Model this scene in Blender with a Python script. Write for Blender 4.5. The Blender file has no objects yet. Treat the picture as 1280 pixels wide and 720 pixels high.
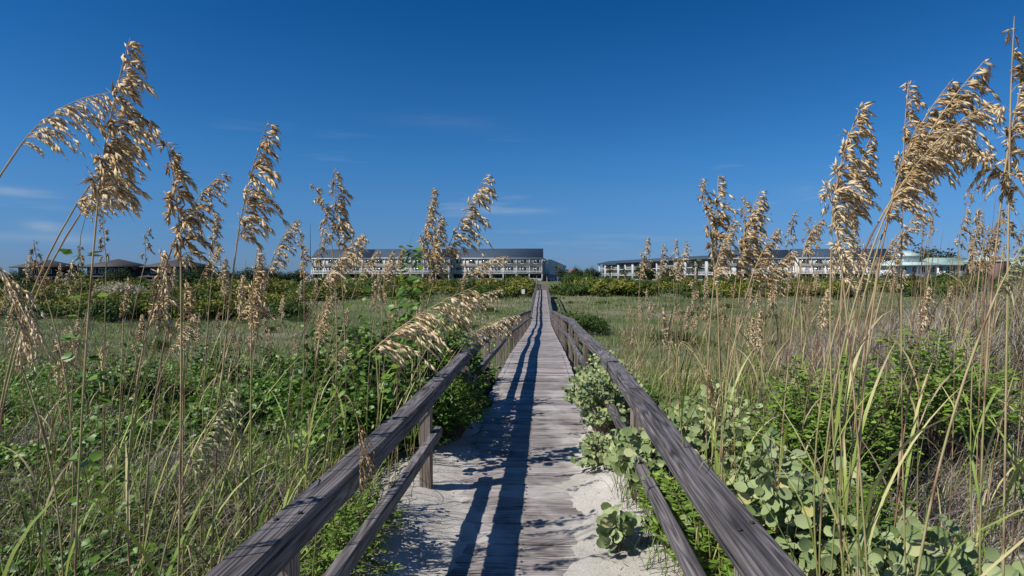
import bpy, math, random
import numpy as np
from mathutils import Vector, Matrix, Euler

rng = np.random.default_rng(7)
random.seed(7)
SC = bpy.context.scene
COL = SC.collection
PI = math.pi

# ------------------------------------------------------------------ camera
F = 750.0                                   # focal length in pixels of a 1280 wide frame
CAM = np.array([0.0, 0.0, 4.0])
YAW = math.atan((678 - 640) / F)
PITCH = math.atan((360 - 347) / F)
eul = Euler((PI / 2 - PITCH, 0, YAW), 'XYZ')
M3 = eul.to_matrix()
RIGHT = np.array(M3 @ Vector((1, 0, 0))); UP = np.array(M3 @ Vector((0, 1, 0))); FWD = np.array(M3 @ Vector((0, 0, -1)))
cd = bpy.data.cameras.new('camera'); cam = bpy.data.objects.new('camera', cd); COL.objects.link(cam)
cam.location = CAM; cam.rotation_euler = eul
cd.sensor_width = 36; cd.lens = F / 1280 * 36; cd.clip_start = 0.05; cd.clip_end = 6000
SC.camera = cam
SC.view_settings.view_transform = 'Standard'; SC.view_settings.look = 'None'; SC.view_settings.exposure = 0


def at(px, py, d):
    """the point that the photograph shows at px, py when it stands d metres ahead"""
    return CAM + d * (FWD + (px - 640) / F * RIGHT + (360 - py) / F * UP)


# ------------------------------------------------------------------ mesh builder
class MB:
    def __init__(s):
        s.v = []; s.q = []; s.t = []; s.tint = []; s.grain = []; s.n = 0

    def add(s, v, quads=None, tris=None, tint=0.5, grain=None):
        v = np.asarray(v, dtype=np.float64).reshape(-1, 3); k = len(v)
        s.v.append(v)
        s.tint.append(np.broadcast_to(np.asarray(tint, dtype=np.float64), (k,)))
        s.grain.append(np.zeros((k, 3)) if grain is None else np.asarray(grain).reshape(-1, 3))
        if quads is not None and len(quads): s.q.append(np.asarray(quads, dtype=np.int64).reshape(-1, 4) + s.n)
        if tris is not None and len(tris): s.t.append(np.asarray(tris, dtype=np.int64).reshape(-1, 3) + s.n)
        s.n += k

    def box(s, c, size, rz=0.0, tint=0.5):
        x, y, z = np.asarray(size) / 2.0
        v = np.array([[-x, -y, -z], [x, -y, -z], [x, y, -z], [-x, y, -z], [-x, -y, z], [x, -y, z], [x, y, z], [-x, y, z]])
        if rz:
            cs, sn = math.cos(rz), math.sin(rz)
            v = np.c_[v[:, 0] * cs - v[:, 1] * sn, v[:, 0] * sn + v[:, 1] * cs, v[:, 2]]
        s.add(v + np.asarray(c), [[0, 3, 2, 1], [4, 5, 6, 7], [0, 1, 5, 4], [1, 2, 6, 5], [2, 3, 7, 6], [3, 0, 4, 7]], tint=tint)

    def mesh(s, name, mat, smooth=False, origin=(0, 0, 0)):
        me = bpy.data.meshes.new(name)
        v = np.concatenate(s.v) - np.asarray(origin)
        q = np.concatenate(s.q) if s.q else np.zeros((0, 4), np.int64)
        t = np.concatenate(s.t) if s.t else np.zeros((0, 3), np.int64)
        me.vertices.add(len(v)); me.vertices.foreach_set('co', v.ravel().astype(np.float32))
        nl = q.size + t.size
        me.loops.add(nl); me.loops.foreach_set('vertex_index', np.concatenate([q.ravel(), t.ravel()]).astype(np.int32))
        me.polygons.add(len(q) + len(t))
        starts = np.concatenate([np.arange(len(q)) * 4, q.size + np.arange(len(t)) * 3]).astype(np.int32)
        me.polygons.foreach_set('loop_start', starts)
        if smooth: me.polygons.foreach_set('use_smooth', np.ones(len(q) + len(t), dtype=bool))
        a = me.attributes.new('tint', 'FLOAT', 'POINT'); a.data.foreach_set('value', np.concatenate(s.tint).astype(np.float32))
        g = np.concatenate(s.grain)
        if np.any(g):
            a = me.attributes.new('grain', 'FLOAT_VECTOR', 'POINT'); a.data.foreach_set('vector', g.ravel().astype(np.float32))
        me.update(calc_edges=True)
        me.materials.append(mat)
        return me

    def build(s, name, mat, parent=None, smooth=False, origin=(0, 0, 0)):
        return link(name, s.mesh(name, mat, smooth, origin), parent)


def link(name, me, parent=None):
    o = bpy.data.objects.new(name, me); COL.objects.link(o)
    if parent is not None: o.parent = parent
    return o


def tag(o, label=None, cat=None, group=None, kind=None):
    if label: o['label'] = label
    if cat: o['category'] = cat
    if group: o['group'] = group
    if kind: o['kind'] = kind
    return o


def thing(name, label, cat, loc=(0, 0, 0), rz=0.0, group=None):
    o = bpy.data.objects.new(name, None); COL.objects.link(o)
    o.location = loc; o.rotation_euler = (0, 0, rz); o.empty_display_size = 0.2
    return tag(o, label, cat, group)


def dup(root, loc, rz=0.0, scale=1.0, label=None, group=None):
    r = root.copy(); COL.objects.link(r); r.location = loc; r.rotation_euler = (0, 0, rz)
    r.scale = (scale, scale, scale) if not hasattr(scale, '__len__') else scale
    if label: r['label'] = label
    if group: r['group'] = group
    for ch in list(root.children):
        c = ch.copy(); COL.objects.link(c); c.parent = r
        for g in list(ch.children):
            e = g.copy(); COL.objects.link(e); e.parent = c
    return r


def norm(a):
    a = np.asarray(a, dtype=np.float64)
    return a / np.maximum(np.linalg.norm(a, axis=-1, keepdims=True), 1e-9)


def tube(mb, pts, rad, sides=5, tint=0.5):
    pts = np.asarray(pts, dtype=np.float64); n = len(pts)
    rad = np.broadcast_to(np.asarray(rad, dtype=np.float64), (n,)); tint = np.broadcast_to(np.asarray(tint, dtype=np.float64), (n,))
    T = norm(np.gradient(pts, axis=0))
    ref = np.array([0.31, 0.95, 0.05]) if abs(T[0] @ np.array([0.31, 0.95, 0.05])) < 0.9 else np.array([1.0, 0, 0])
    A = norm(np.cross(T, ref)); B = np.cross(T, A)
    an = np.arange(sides) / sides * 2 * PI
    v = pts[:, None] + rad[:, None, None] * (np.cos(an)[None, :, None] * A[:, None] + np.sin(an)[None, :, None] * B[:, None])
    i = np.arange(n - 1)[:, None] * sides; j = np.arange(sides)[None]; k = (j + 1) % sides
    q = np.stack([i + j, i + k, i + sides + k, i + sides + j], -1).reshape(-1, 4)
    mb.add(v.reshape(-1, 3), q, tint=np.repeat(tint, sides))


def blades(mb, P, az, L, W, lean, bend, t0, t1, segs=4, wob=0.35):
    """n arching grass blades at once"""
    n = len(P); P = np.asarray(P)
    h = np.c_[np.cos(az), np.sin(az), np.zeros(n)]
    s = np.arange(segs + 1) / segs
    th = lean[:, None] + bend[:, None] * s[None]
    st = (np.sin(th)[..., None] * h[:, None] + np.cos(th)[..., None] * np.array([0, 0, 1.0])) * (L / segs)[:, None, None]
    c = np.concatenate([np.zeros((n, 1, 3)), np.cumsum(st[:, :-1], 1)], 1) + P[:, None]
    aw = az + PI / 2 + rng.normal(0, wob, n)
    w = np.c_[np.cos(aw), np.sin(aw), np.zeros(n)]
    prof = np.clip(1 - s ** 2.2, 0.04, 1) * np.clip(0.55 + s * 2, 0, 1)
    off = w[:, None] * (W[:, None] * prof[None] / 2)[..., None]
    v = np.stack([c - off, c + off], 2).reshape(n, -1, 3)
    m = (segs + 1) * 2
    k = np.arange(segs) * 2
    q = np.stack([k, k + 1, k + 3, k + 2], -1)[None] + (np.arange(n) * m)[:, None, None]
    tt = t0[:, None] + (t1 - t0)[:, None] * s[None]
    mb.add(v.reshape(-1, 3), q.reshape(-1, 4), tint=np.repeat(tt, 2, axis=1).ravel())


# leaf templates: (x along the leaf, y across, z cup), quads, tris
T_OVATE = (np.array([[0, 0, 0], [.35, .5, .10], [.35, 0, -.05], [.35, -.5, .10], [.72, .36, .08], [.72, 0, -.03], [.72, -.36, .08], [1, 0, .0]]),
           [[1, 4, 5, 2], [2, 5, 6, 3]], [[0, 1, 2], [0, 2, 3], [4, 7, 5], [5, 7, 6]])
T_ROUND = (np.array([[0, 0, 0], [.12, .34, .05], [.5, .5, .10], [.86, .34, .05], [1, 0, 0], [.86, -.34, .05], [.5, -.5, .10], [.12, -.34, .05], [.5, 0, -.04]]),
           [], [[8, 1, 0], [8, 2, 1], [8, 3, 2], [8, 4, 3], [8, 5, 4], [8, 6, 5], [8, 7, 6], [8, 0, 7]])
T_SEED = (np.array([[0, 0, 0], [.4, .5, .06], [.45, 0, -.05], [.4, -.5, .04], [1, 0, 0.06], [.45, 0, .12]]),
          [], [[0, 1, 2], [0, 2, 3], [1, 4, 2], [2, 4, 3], [0, 5, 1], [0, 3, 5], [1, 5, 4], [5, 3, 4]])
T_CARD = (np.array([[0, -.3, 0], [.55, -.5, .1], [1, .1, -.05], [.4, .5, .12]]), [[0, 1, 2, 3]], [])


def leaves(mb, P, U, N, L, W, tint, T):
    n = len(P); tv, tq, tt = T
    U = norm(U); V = norm(np.cross(N, U)); Nn = np.cross(U, V)
    L = np.broadcast_to(L, (n,)); W = np.broadcast_to(W, (n,)); tint = np.broadcast_to(tint, (n,))
    v = (P[:, None] + U[:, None] * (tv[None, :, 0] * L[:, None])[..., None] + V[:, None] * (tv[None, :, 1] * W[:, None])[..., None]
         + Nn[:, None] * (tv[None, :, 2] * W[:, None])[..., None])
    k = len(tv); o = (np.arange(n) * k)[:, None, None]
    q = (np.array(tq)[None] + o).reshape(-1, 4) if len(tq) else None
    t = (np.array(tt)[None] + o).reshape(-1, 3) if len(tt) else None
    mb.add(v.reshape(-1, 3), q, t, tint=np.repeat(tint, k))


def beam(mb, pts, w, h, ch=0.008, tint=0.5):
    """a chamfered timber through pts (its centre line)"""
    pts = np.asarray(pts, dtype=np.float64); n = len(pts)
    T = norm(np.gradient(pts, axis=0)); Z = np.array([0, 0, 1.0])
    if abs(T[0][2]) > 0.9: Z = np.array([0, 1.0, 0])
    A = norm(np.cross(T, Z)); B = np.cross(A, T)
    a, b = w / 2, h / 2
    pr = np.array([[-a + ch, -b], [a - ch, -b], [a, -b + ch], [a, b - ch], [a - ch, b], [-a + ch, b], [-a, b - ch], [-a, -b + ch]])
    u = np.concatenate([[0], np.cumsum(np.linalg.norm(np.diff(pts, axis=0), axis=1))]) + rng.uniform(0, 50)
    ro = rng.uniform(0, 50, 2)
    for e in range(8):
        p, p2 = pr[e], pr[(e + 1) % 8]
        va = pts + A * p[0] + B * p[1]; vb = pts + A * p2[0] + B * p2[1]
        v = np.stack([va, vb], 1).reshape(-1, 3)
        g = np.stack([np.c_[u, np.full(n, p[0] + ro[0]), np.full(n, p[1] + ro[1])], np.c_[u, np.full(n, p2[0] + ro[0]), np.full(n, p2[1] + ro[1])]], 1).reshape(-1, 3)
        k = np.arange(n - 1) * 2
        mb.add(v, np.stack([k, k + 1, k + 3, k + 2], -1), tint=tint, grain=g)
    for i, fl in ((0, 1), (n - 1, -1)):
        v = pts[i] + A[i] * pr[:, :1] + B[i] * pr[:, 1:]
        g = np.c_[np.full(8, u[i]), pr + ro]
        mb.add(v, [[0, 1, 2, 7], [7, 2, 3, 6], [6, 3, 4, 5]], tint=tint, grain=g)


# ------------------------------------------------------------------ materials
def new_mat(name):
    m = bpy.data.materials.new(name); m.use_nodes = True
    nt = m.node_tree; nt.nodes.clear()
    return m, nt, lambda t, **k: _node(nt, t, k)


def _node(nt, t, k):
    n = nt.nodes.new(t)
    for a, b in k.items():
        if a in n.bl_rna.properties and not a.startswith('in_'): setattr(n, a, b)
        else: n.inputs[a[3:].replace('_', ' ')].default_value = b
    return n


def ramp(N, stops):
    r = N('ShaderNodeValToRGB'); e = r.color_ramp.elements
    while len(e) < len(stops): e.new(0.5)
    for i, (p, c) in enumerate(stops):
        e[i].position = p; e[i].color = (*c, 1) if hasattr(c, '__len__') else (c, c, c, 1)
    return r


def veg(name, stops, trans=0.3, rough=0.6, spec=0.25, nscale=3.0, namp=0.25):
    m, nt, N = new_mat(name); L = nt.links.new
    at_ = N('ShaderNodeAttribute', attribute_name='tint')
    geo = N('ShaderNodeNewGeometry')
    no = N('ShaderNodeTexNoise'); no.inputs['Scale'].default_value = nscale; L(geo.outputs['Position'], no.inputs['Vector'])
    ma = N('ShaderNodeMath', operation='MULTIPLY_ADD'); L(no.outputs['Fac'], ma.inputs[0]); ma.inputs[1].default_value = namp
    ad = N('ShaderNodeMath', operation='SUBTRACT'); L(at_.outputs['Fac'], ad.inputs[0]); ad.inputs[1].default_value = namp / 2
    L(ad.outputs[0], ma.inputs[2])
    r = ramp(N, stops); L(ma.outputs[0], r.inputs[0])
    p = N('ShaderNodeBsdfPrincipled'); p.inputs['Roughness'].default_value = rough; p.inputs['Specular IOR Level'].default_value = spec
    L(r.outputs[0], p.inputs['Base Color'])
    out = N('ShaderNodeOutputMaterial')
    if trans:
        tr = N('ShaderNodeBsdfTranslucent'); L(r.outputs[0], tr.inputs['Color'])
        mx = N('ShaderNodeMixShader'); mx.inputs[0].default_value = trans
        L(p.outputs[0], mx.inputs[1]); L(tr.outputs[0], mx.inputs[2]); L(mx.outputs[0], out.inputs[0])
    else: L(p.outputs[0], out.inputs[0])
    return m


def plain(name, c, rough=0.7, spec=0.3, nscale=1.5, var=0.25, fine=None, metal=0.0):
    """one paint or cladding colour with weathering"""
    m, nt, N = new_mat(name); L = nt.links.new
    tc = N('ShaderNodeTexCoord')
    no = N('ShaderNodeTexNoise'); no.inputs['Scale'].default_value = nscale; no.inputs['Detail'].default_value = 6; L(tc.outputs['Object'], no.inputs['Vector'])
    c = np.array(c)
    r = ramp(N, [(0.3, tuple(c * (1 - var))), (0.7, tuple(np.minimum(c * (1 + var), 0.9)))]); L(no.outputs['Fac'], r.inputs[0])
    p = N('ShaderNodeBsdfPrincipled'); p.inputs['Roughness'].default_value = rough; p.inputs['Specular IOR Level'].default_value = spec; p.inputs['Metallic'].default_value = metal
    L(r.outputs[0], p.inputs['Base Color'])
    if fine:
        w = N('ShaderNodeTexWave', wave_type='BANDS', bands_direction='Z'); w.inputs['Scale'].default_value = fine; L(tc.outputs['Object'], w.inputs['Vector'])
        b = N('ShaderNodeBump'); b.inputs['Strength'].default_value = 0.4; b.inputs['Distance'].default_value = 0.03; L(w.outputs['Fac'], b.inputs['Height']); L(b.outputs[0], p.inputs['Normal'])
    out = N('ShaderNodeOutputMaterial'); L(p.outputs[0], out.inputs[0])
    return m


def wood(name, dark, mid, light, dust=0.0, rough=0.75):
    m, nt, N = new_mat(name); L = nt.links.new
    g = N('ShaderNodeAttribute', attribute_name='grain')
    def sc(v):
        k = N('ShaderNodeVectorMath', operation='MULTIPLY'); L(g.outputs['Vector'], k.inputs[0]); k.inputs[1].default_value = v; return k.outputs[0]
    n1 = N('ShaderNodeTexNoise'); n1.inputs['Scale'].default_value = 1; n1.inputs['Detail'].default_value = 1.5; L(sc((.8, 13, 13)), n1.inputs['Vector'])
    mu = N('ShaderNodeMath', operation='MULTIPLY'); L(n1.outputs['Fac'], mu.inputs[0]); mu.inputs[1].default_value = 62
    si = N('ShaderNodeMath', operation='SINE'); L(mu.outputs[0], si.inputs[0])
    n2 = N('ShaderNodeTexNoise'); n2.inputs['Scale'].default_value = 1; n2.inputs['Detail'].default_value = 5; n2.inputs['Roughness'].default_value = 0.7; L(sc((2.6, 190, 190)), n2.inputs['Vector'])
    n3 = N('ShaderNodeTexNoise'); n3.inputs['Scale'].default_value = 1; n3.inputs['Detail'].default_value = 4; L(sc((2.2, 9, 9)), n3.inputs['Vector'])
    a = N('ShaderNodeMath', operation='MULTIPLY_ADD'); L(si.outputs[0], a.inputs[0]); a.inputs[1].default_value = 0.13; L(n2.outputs['Fac'], a.inputs[2])
    b = N('ShaderNodeMath', operation='MULTIPLY_ADD'); L(n3.outputs['Fac'], b.inputs[0]); b.inputs[1].default_value = 0.5; L(a.outputs[0], b.inputs[2])
    t = N('ShaderNodeAttribute', attribute_name='tint')
    c = N('ShaderNodeMath', operation='MULTIPLY_ADD'); L(t.outputs['Fac'], c.inputs[0]); c.inputs[1].default_value = 0.5; L(b.outputs[0], c.inputs[2])
    c2 = N('ShaderNodeMath', operation='SUBTRACT'); L(c.outputs[0], c2.inputs[0]); c2.inputs[1].default_value = 0.5
    r = ramp(N, [(0.2, dark), (0.5, mid), (0.85, light)]); L(c2.outputs[0], r.inputs[0])
    col = r.outputs[0]
    # dark checks (splits) along the grain
    n4 = N('ShaderNodeTexNoise'); n4.inputs['Scale'].default_value = 1; n4.inputs['Detail'].default_value = 2; L(sc((.8, 60, 60)), n4.inputs['Vector'])
    ck = ramp(N, [(0.62, 1.0), (0.66, 0.18)]); L(n4.outputs['Fac'], ck.inputs[0])
    mx = N('ShaderNodeMix', data_type='RGBA', blend_type='MULTIPLY'); mx.inputs[0].default_value = 1; L(col, mx.inputs[6]); L(ck.outputs[0], mx.inputs[7]); col = mx.outputs[2]
    if dust:
        geo = N('ShaderNodeNewGeometry')
        d1 = N('ShaderNodeTexNoise'); d1.inputs['Scale'].default_value = 2.6; d1.inputs['Detail'].default_value = 7; d1.inputs['Roughness'].default_value = 0.65; L(geo.outputs['Position'], d1.inputs['Vector'])
        sx = N('ShaderNodeSeparateXYZ'); L(geo.outputs['Position'], sx.inputs[0])
        mr = N('ShaderNodeMapRange'); L(sx.outputs['Y'], mr.inputs[0]); mr.inputs[1].default_value = 4; mr.inputs[2].default_value = 12; mr.inputs[3].default_value = 0.07; mr.inputs[4].default_value = -0.04
        ax = N('ShaderNodeMath', operation='ADD'); L(sx.outputs['X'], ax.inputs[0]); ax.inputs[1].default_value = 0.1
        ab = N('ShaderNodeMath', operation='ABSOLUTE'); L(ax.outputs[0], ab.inputs[0])
        ae = N('ShaderNodeMath', operation='MULTIPLY'); L(ab.outputs[0], ae.inputs[0]); ae.inputs[1].default_value = 0.22
        s0 = N('ShaderNodeMath', operation='ADD'); L(ae.outputs[0], s0.inputs[0]); L(mr.outputs[0], s0.inputs[1])
        s1 = N('ShaderNodeMath', operation='ADD'); L(d1.outputs['Fac'], s1.inputs[0]); L(s0.outputs[0], s1.inputs[1])
        dr = ramp(N, [(0.55, 0.0), (0.80, dust)]); L(s1.outputs[0], dr.inputs[0])
        m2 = N('ShaderNodeMix', data_type='RGBA'); L(dr.outputs[0], m2.inputs[0]); L(col, m2.inputs[6]); m2.inputs[7].default_value = (0.60, 0.56, 0.51, 1); col = m2.outputs[2]
    p = N('ShaderNodeBsdfPrincipled'); p.inputs['Roughness'].default_value = rough; p.inputs['Specular IOR Level'].default_value = 0.3
    L(col, p.inputs['Base Color'])
    bp = N('ShaderNodeBump'); bp.inputs['Strength'].default_value = 0.5; bp.inputs['Distance'].default_value = 0.004; L(b.outputs[0], bp.inputs['Height']); L(bp.outputs[0], p.inputs['Normal'])
    out = N('ShaderNodeOutputMaterial'); L(p.outputs[0], out.inputs[0])
    return m


M_RAIL = wood('weathered_rail_timber', (0.03, 0.026, 0.026), (0.135, 0.12, 0.119), (0.29, 0.265, 0.262))
M_POST = wood('post_timber', (0.06, 0.045, 0.035), (0.22, 0.17, 0.135), (0.36, 0.30, 0.25))
M_DECK = wood('deck_timber', (0.11, 0.095, 0.092), (0.285, 0.25, 0.235), (0.44, 0.395, 0.37), dust=0.75)
M_SEED = veg('seed_head_straw', [(0.0, (.16, .085, .03)), (0.35, (.42, .265, .11)), (0.65, (.71, .525, .285)), (1.0, (.84, .70, .47))], trans=0.14, nscale=9, namp=0.12, rough=.7, spec=.1)
M_YOUNG = veg('young_seed_head', [(0.0, (.25, .22, .08)), (0.6, (.48, .45, .2)), (1.0, (.62, .60, .33))], trans=0.35, nscale=9, namp=0.2, rough=.7, spec=.1)
M_STEM = veg('stem', [(0.0, (.13, .075, .055)), (0.25, (.24, .13, .075)), (0.45, (.50, .38, .21)), (0.65, (.29, .29, .09)), (1.0, (.14, .21, .06))], trans=0.1, nscale=14, namp=0.45)
M_GRASS = veg('dune_grass', [(0.0, (.055, .04, .028)), (0.14, (.20, .15, .09)), (0.3, (.43, .34, .20)), (0.45, (.54, .48, .22)), (0.58, (.30, .37, .07)), (0.8, (.15, .245, .04)), (0.92, (.055, .115, .022)), (1.0, (.018, .04, .010))], trans=0.1, nscale=1.5, namp=0.12)  # near-black end stops put shade into the blade bases
M_DEAD = veg('dead_grass', [(0.0, (.07, .055, .05)), (0.4, (.24, .195, .165)), (0.75, (.42, .36, .30)), (1.0, (.60, .53, .44))], trans=0.15, nscale=2, namp=0.3)
M_FIELD = veg('field_grass', [(0.0, (.29, .25, .215)), (0.3, (.27, .255, .145)), (0.6, (.185, .215, .065)), (1.0, (.085, .165, .028))], trans=0.12, nscale=0.11, namp=0.9)
M_VINE = veg('vine_leaf', [(0.0, (.025, .052, .010)), (0.5, (.085, .175, .02)), (0.85, (.165, .285, .032)), (1.0, (.29, .37, .065))], trans=0.2, nscale=0.8, namp=0.3, rough=0.45, spec=.4)
M_CROTON = veg('silver_leaf', [(0.0, (.10, .15, .045)), (0.4, (.245, .315, .125)), (0.8, (.40, .455, .225)), (1.0, (.53, .48, .20))], trans=0.14, nscale=4, namp=0.25, rough=.7)
M_SHRUB = veg('bright_shrub_leaf', [(0.0, (.05, .10, .015)), (0.5, (.16, .27, .035)), (1.0, (.29, .39, .065))], trans=0.2, nscale=2.5, namp=0.3)
M_FARSHRUB = veg('far_shrub_leaf', [(0.0, (.03, .045, .01)), (0.45, (.105, .125, .02)), (0.75, (.22, .22, .03)), (1.0, (.30, .275, .05))], trans=0.15, nscale=0.18, namp=0.35)
M_DARKSHRUB = veg('dark_shrub_leaf', [(0.0, (.015, .03, .008)), (0.5, (.06, .105, .02)), (1.0, (.13, .18, .035))], trans=0.25, nscale=0.4, namp=0.3)
M_TREE = veg('tree_leaf', [(0.0, (.015, .028, .008)), (0.5, (.04, .07, .016)), (1.0, (.085, .125, .03))], trans=0.25, nscale=0.3, namp=0.3)
M_PALM = veg('palm_frond', [(0.0, (.10, .085, .03)), (0.3, (.055, .075, .02)), (1.0, (.11, .14, .045))], trans=0.25, nscale=0.5, namp=0.3)
M_PALE = veg('pale_plume', [(0.0, (.20, .18, .09)), (0.6, (.36, .32, .2)), (1.0, (.5, .46, .33))], trans=0.25)
M_DARKMETAL = plain('rusty_steel', (.05, .035, .03), nscale=40)
M_BARK = plain('bark', (.16, .125, .095), nscale=9, var=.5)
M_TWIG = plain('twig', (.20, .145, .10), nscale=20, var=.4)

# ground: pale sand on the near dune, then thatch darkened with painted gap shade, then green soil
M_GROUND, nt, N = new_mat('ground'); L = nt.links.new
geo = N('ShaderNodeNewGeometry'); sx = N('ShaderNodeSeparateXYZ'); L(geo.outputs['Position'], sx.inputs[0])
nA = N('ShaderNodeTexNoise'); nA.inputs['Scale'].default_value = 3.2; nA.inputs['Detail'].default_value = 8; L(geo.outputs['Position'], nA.inputs['Vector'])
nB = N('ShaderNodeTexNoise'); nB.inputs['Scale'].default_value = 160; nB.inputs['Detail'].default_value = 3; L(geo.outputs['Position'], nB.inputs['Vector'])
sand = ramp(N, [(0.25, (.52, .485, .435)), (0.7, (.74, .70, .64))]); L(nA.outputs['Fac'], sand.inputs[0])
gr = ramp(N, [(0.3, (.55, .52, .5)), (0.62, (1, 1, 1))]); L(nB.outputs['Fac'], gr.inputs[0])
mm = N('ShaderNodeMix', data_type='RGBA', blend_type='MULTIPLY'); mm.inputs[0].default_value = 1; L(sand.outputs[0], mm.inputs[6]); L(gr.outputs[0], mm.inputs[7])
nC = N('ShaderNodeTexNoise'); nC.inputs['Scale'].default_value = 0.09; nC.inputs['Detail'].default_value = 7; nC.inputs['Roughness'].default_value = 0.62; L(geo.outputs['Position'], nC.inputs['Vector'])
soil = ramp(N, [(0.34, (.05, .075, .018)), (0.48, (.10, .13, .04)), (0.6, (.17, .165, .09)), (0.72, (.27, .24, .21))]); L(nC.outputs['Fac'], soil.inputs[0])
my = N('ShaderNodeMapRange'); L(sx.outputs['Y'], my.inputs[0]); my.inputs[1].default_value = 9; my.inputs[2].default_value = 20
nD = N('ShaderNodeTexNoise'); nD.inputs['Scale'].default_value = 0.7; nD.inputs['Detail'].default_value = 5; L(geo.outputs['Position'], nD.inputs['Vector'])
md = N('ShaderNodeMath', operation='MULTIPLY_ADD'); L(nD.outputs['Fac'], md.inputs[0]); md.inputs[1].default_value = 1.4; md.inputs[2].default_value = -0.7
ax_ = N('ShaderNodeMath', operation='ADD'); L(sx.outputs['X'], ax_.inputs[0]); ax_.inputs[1].default_value = 0.1
ab_ = N('ShaderNodeMath', operation='ABSOLUTE'); L(ax_.outputs[0], ab_.inputs[0])
mt = N('ShaderNodeMapRange'); L(ab_.outputs[0], mt.inputs[0]); mt.inputs[1].default_value = 1.0; mt.inputs[2].default_value = 2.0; mt.inputs[4].default_value = 0.80
ng = N('ShaderNodeTexNoise'); ng.inputs['Scale'].default_value = 1.1; ng.inputs['Detail'].default_value = 4; L(geo.outputs['Position'], ng.inputs['Vector'])
ngr = ramp(N, [(0.36, 0.1), (0.52, 1.0)]); L(ng.outputs['Fac'], ngr.inputs[0])
mth = N('ShaderNodeMath', operation='MULTIPLY'); L(mt.outputs[0], mth.inputs[0]); L(ngr.outputs[0], mth.inputs[1])
mz = N('ShaderNodeMix', data_type='RGBA'); L(mth.outputs[0], mz.inputs[0]); L(mm.outputs[2], mz.inputs[6]); mz.inputs[7].default_value = (.04, .032, .024, 1)
ms = N('ShaderNodeMath', operation='ADD', use_clamp=True); L(my.outputs[0], ms.inputs[0]); L(md.outputs[0], ms.inputs[1])
mg = N('ShaderNodeMix', data_type='RGBA'); L(ms.outputs[0], mg.inputs[0]); L(mz.outputs[2], mg.inputs[6]); L(soil.outputs[0], mg.inputs[7])
pb = N('ShaderNodeBsdfPrincipled'); pb.inputs['Roughness'].default_value = 0.95; pb.inputs['Specular IOR Level'].default_value = 0.1; L(mg.outputs[2], pb.inputs['Base Color'])
bu = N('ShaderNodeBump'); bu.inputs['Strength'].default_value = 0.6; bu.inputs['Distance'].default_value = 0.03; L(nA.outputs['Fac'], bu.inputs['Height']); L(bu.outputs[0], pb.inputs['Normal'])
ou = N('ShaderNodeOutputMaterial'); L(pb.outputs[0], ou.inputs[0])

# ------------------------------------------------------------------ light and sky
SUN_DIR = norm(np.array([-0.85, -0.46, 1.0]))      # towards the sun: behind the camera's left shoulder
elev = math.asin(SUN_DIR[2]); azim = math.atan2(SUN_DIR[0], SUN_DIR[1])
ld = bpy.data.lights.new('sun', 'SUN'); ld.energy = 5.0; ld.angle = math.radians(0.53); ld.color = (1.0, 0.96, 0.90)
sun = bpy.data.objects.new('sun', ld); COL.objects.link(sun)
sun.rotation_euler = Vector(SUN_DIR).to_track_quat('Z', 'Y').to_euler()
W = bpy.data.worlds.new('World'); SC.world = W; W.use_nodes = True
nt = W.node_tree; nt.nodes.clear(); L = nt.links.new; N = lambda t, **k: _node(nt, t, k)
sky = N('ShaderNodeTexSky', sky_type='NISHITA', sun_disc=False)
sky.sun_elevation = elev; sky.sun_rotation = azim
sky.air_density = 1.0; sky.dust_density = 0.35; sky.ozone_density = 3.0; sky.altitude = 0
hs = N('ShaderNodeHueSaturation'); hs.inputs['Saturation'].default_value = 1.12; L(sky.outputs[0], hs.inputs['Color'])
tc = N('ShaderNodeTexCoord'); sp = N('ShaderNodeSeparateXYZ'); L(tc.outputs['Generated'], sp.inputs[0])
mp = N('ShaderNodeVectorMath', operation='MULTIPLY'); L(tc.outputs['Generated'], mp.inputs[0]); mp.inputs[1].default_value = (3.4, 3.4, 30)
cn = N('ShaderNodeTexNoise'); cn.inputs['Scale'].default_value = 1.25; cn.inputs['Detail'].default_value = 6; cn.inputs['Roughness'].default_value = 0.55; L(mp.outputs[0], cn.inputs['Vector'])
cr = ramp(N, [(0.60, 0.0), (0.80, 0.38)]); L(cn.outputs['Fac'], cr.inputs[0])
el = ramp(N, [(0.02, 0.15), (0.09, 1.0), (0.17, 0.8), (0.24, 0.0)]); L(sp.outputs['Z'], el.inputs[0])
cm0 = N('ShaderNodeMath', operation='MULTIPLY'); L(cr.outputs[0], cm0.inputs[0]); L(el.outputs[0], cm0.inputs[1])
azn = N('ShaderNodeMath', operation='ARCTAN2'); L(sp.outputs['X'], azn.inputs[0]); L(sp.outputs['Y'], azn.inputs[1])
pf = ramp(N, [(0.38, 0.0), (0.62, 1.0)]); L(cn.outputs['Fac'], pf.inputs[0])
acc = cm0.outputs[0]
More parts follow.
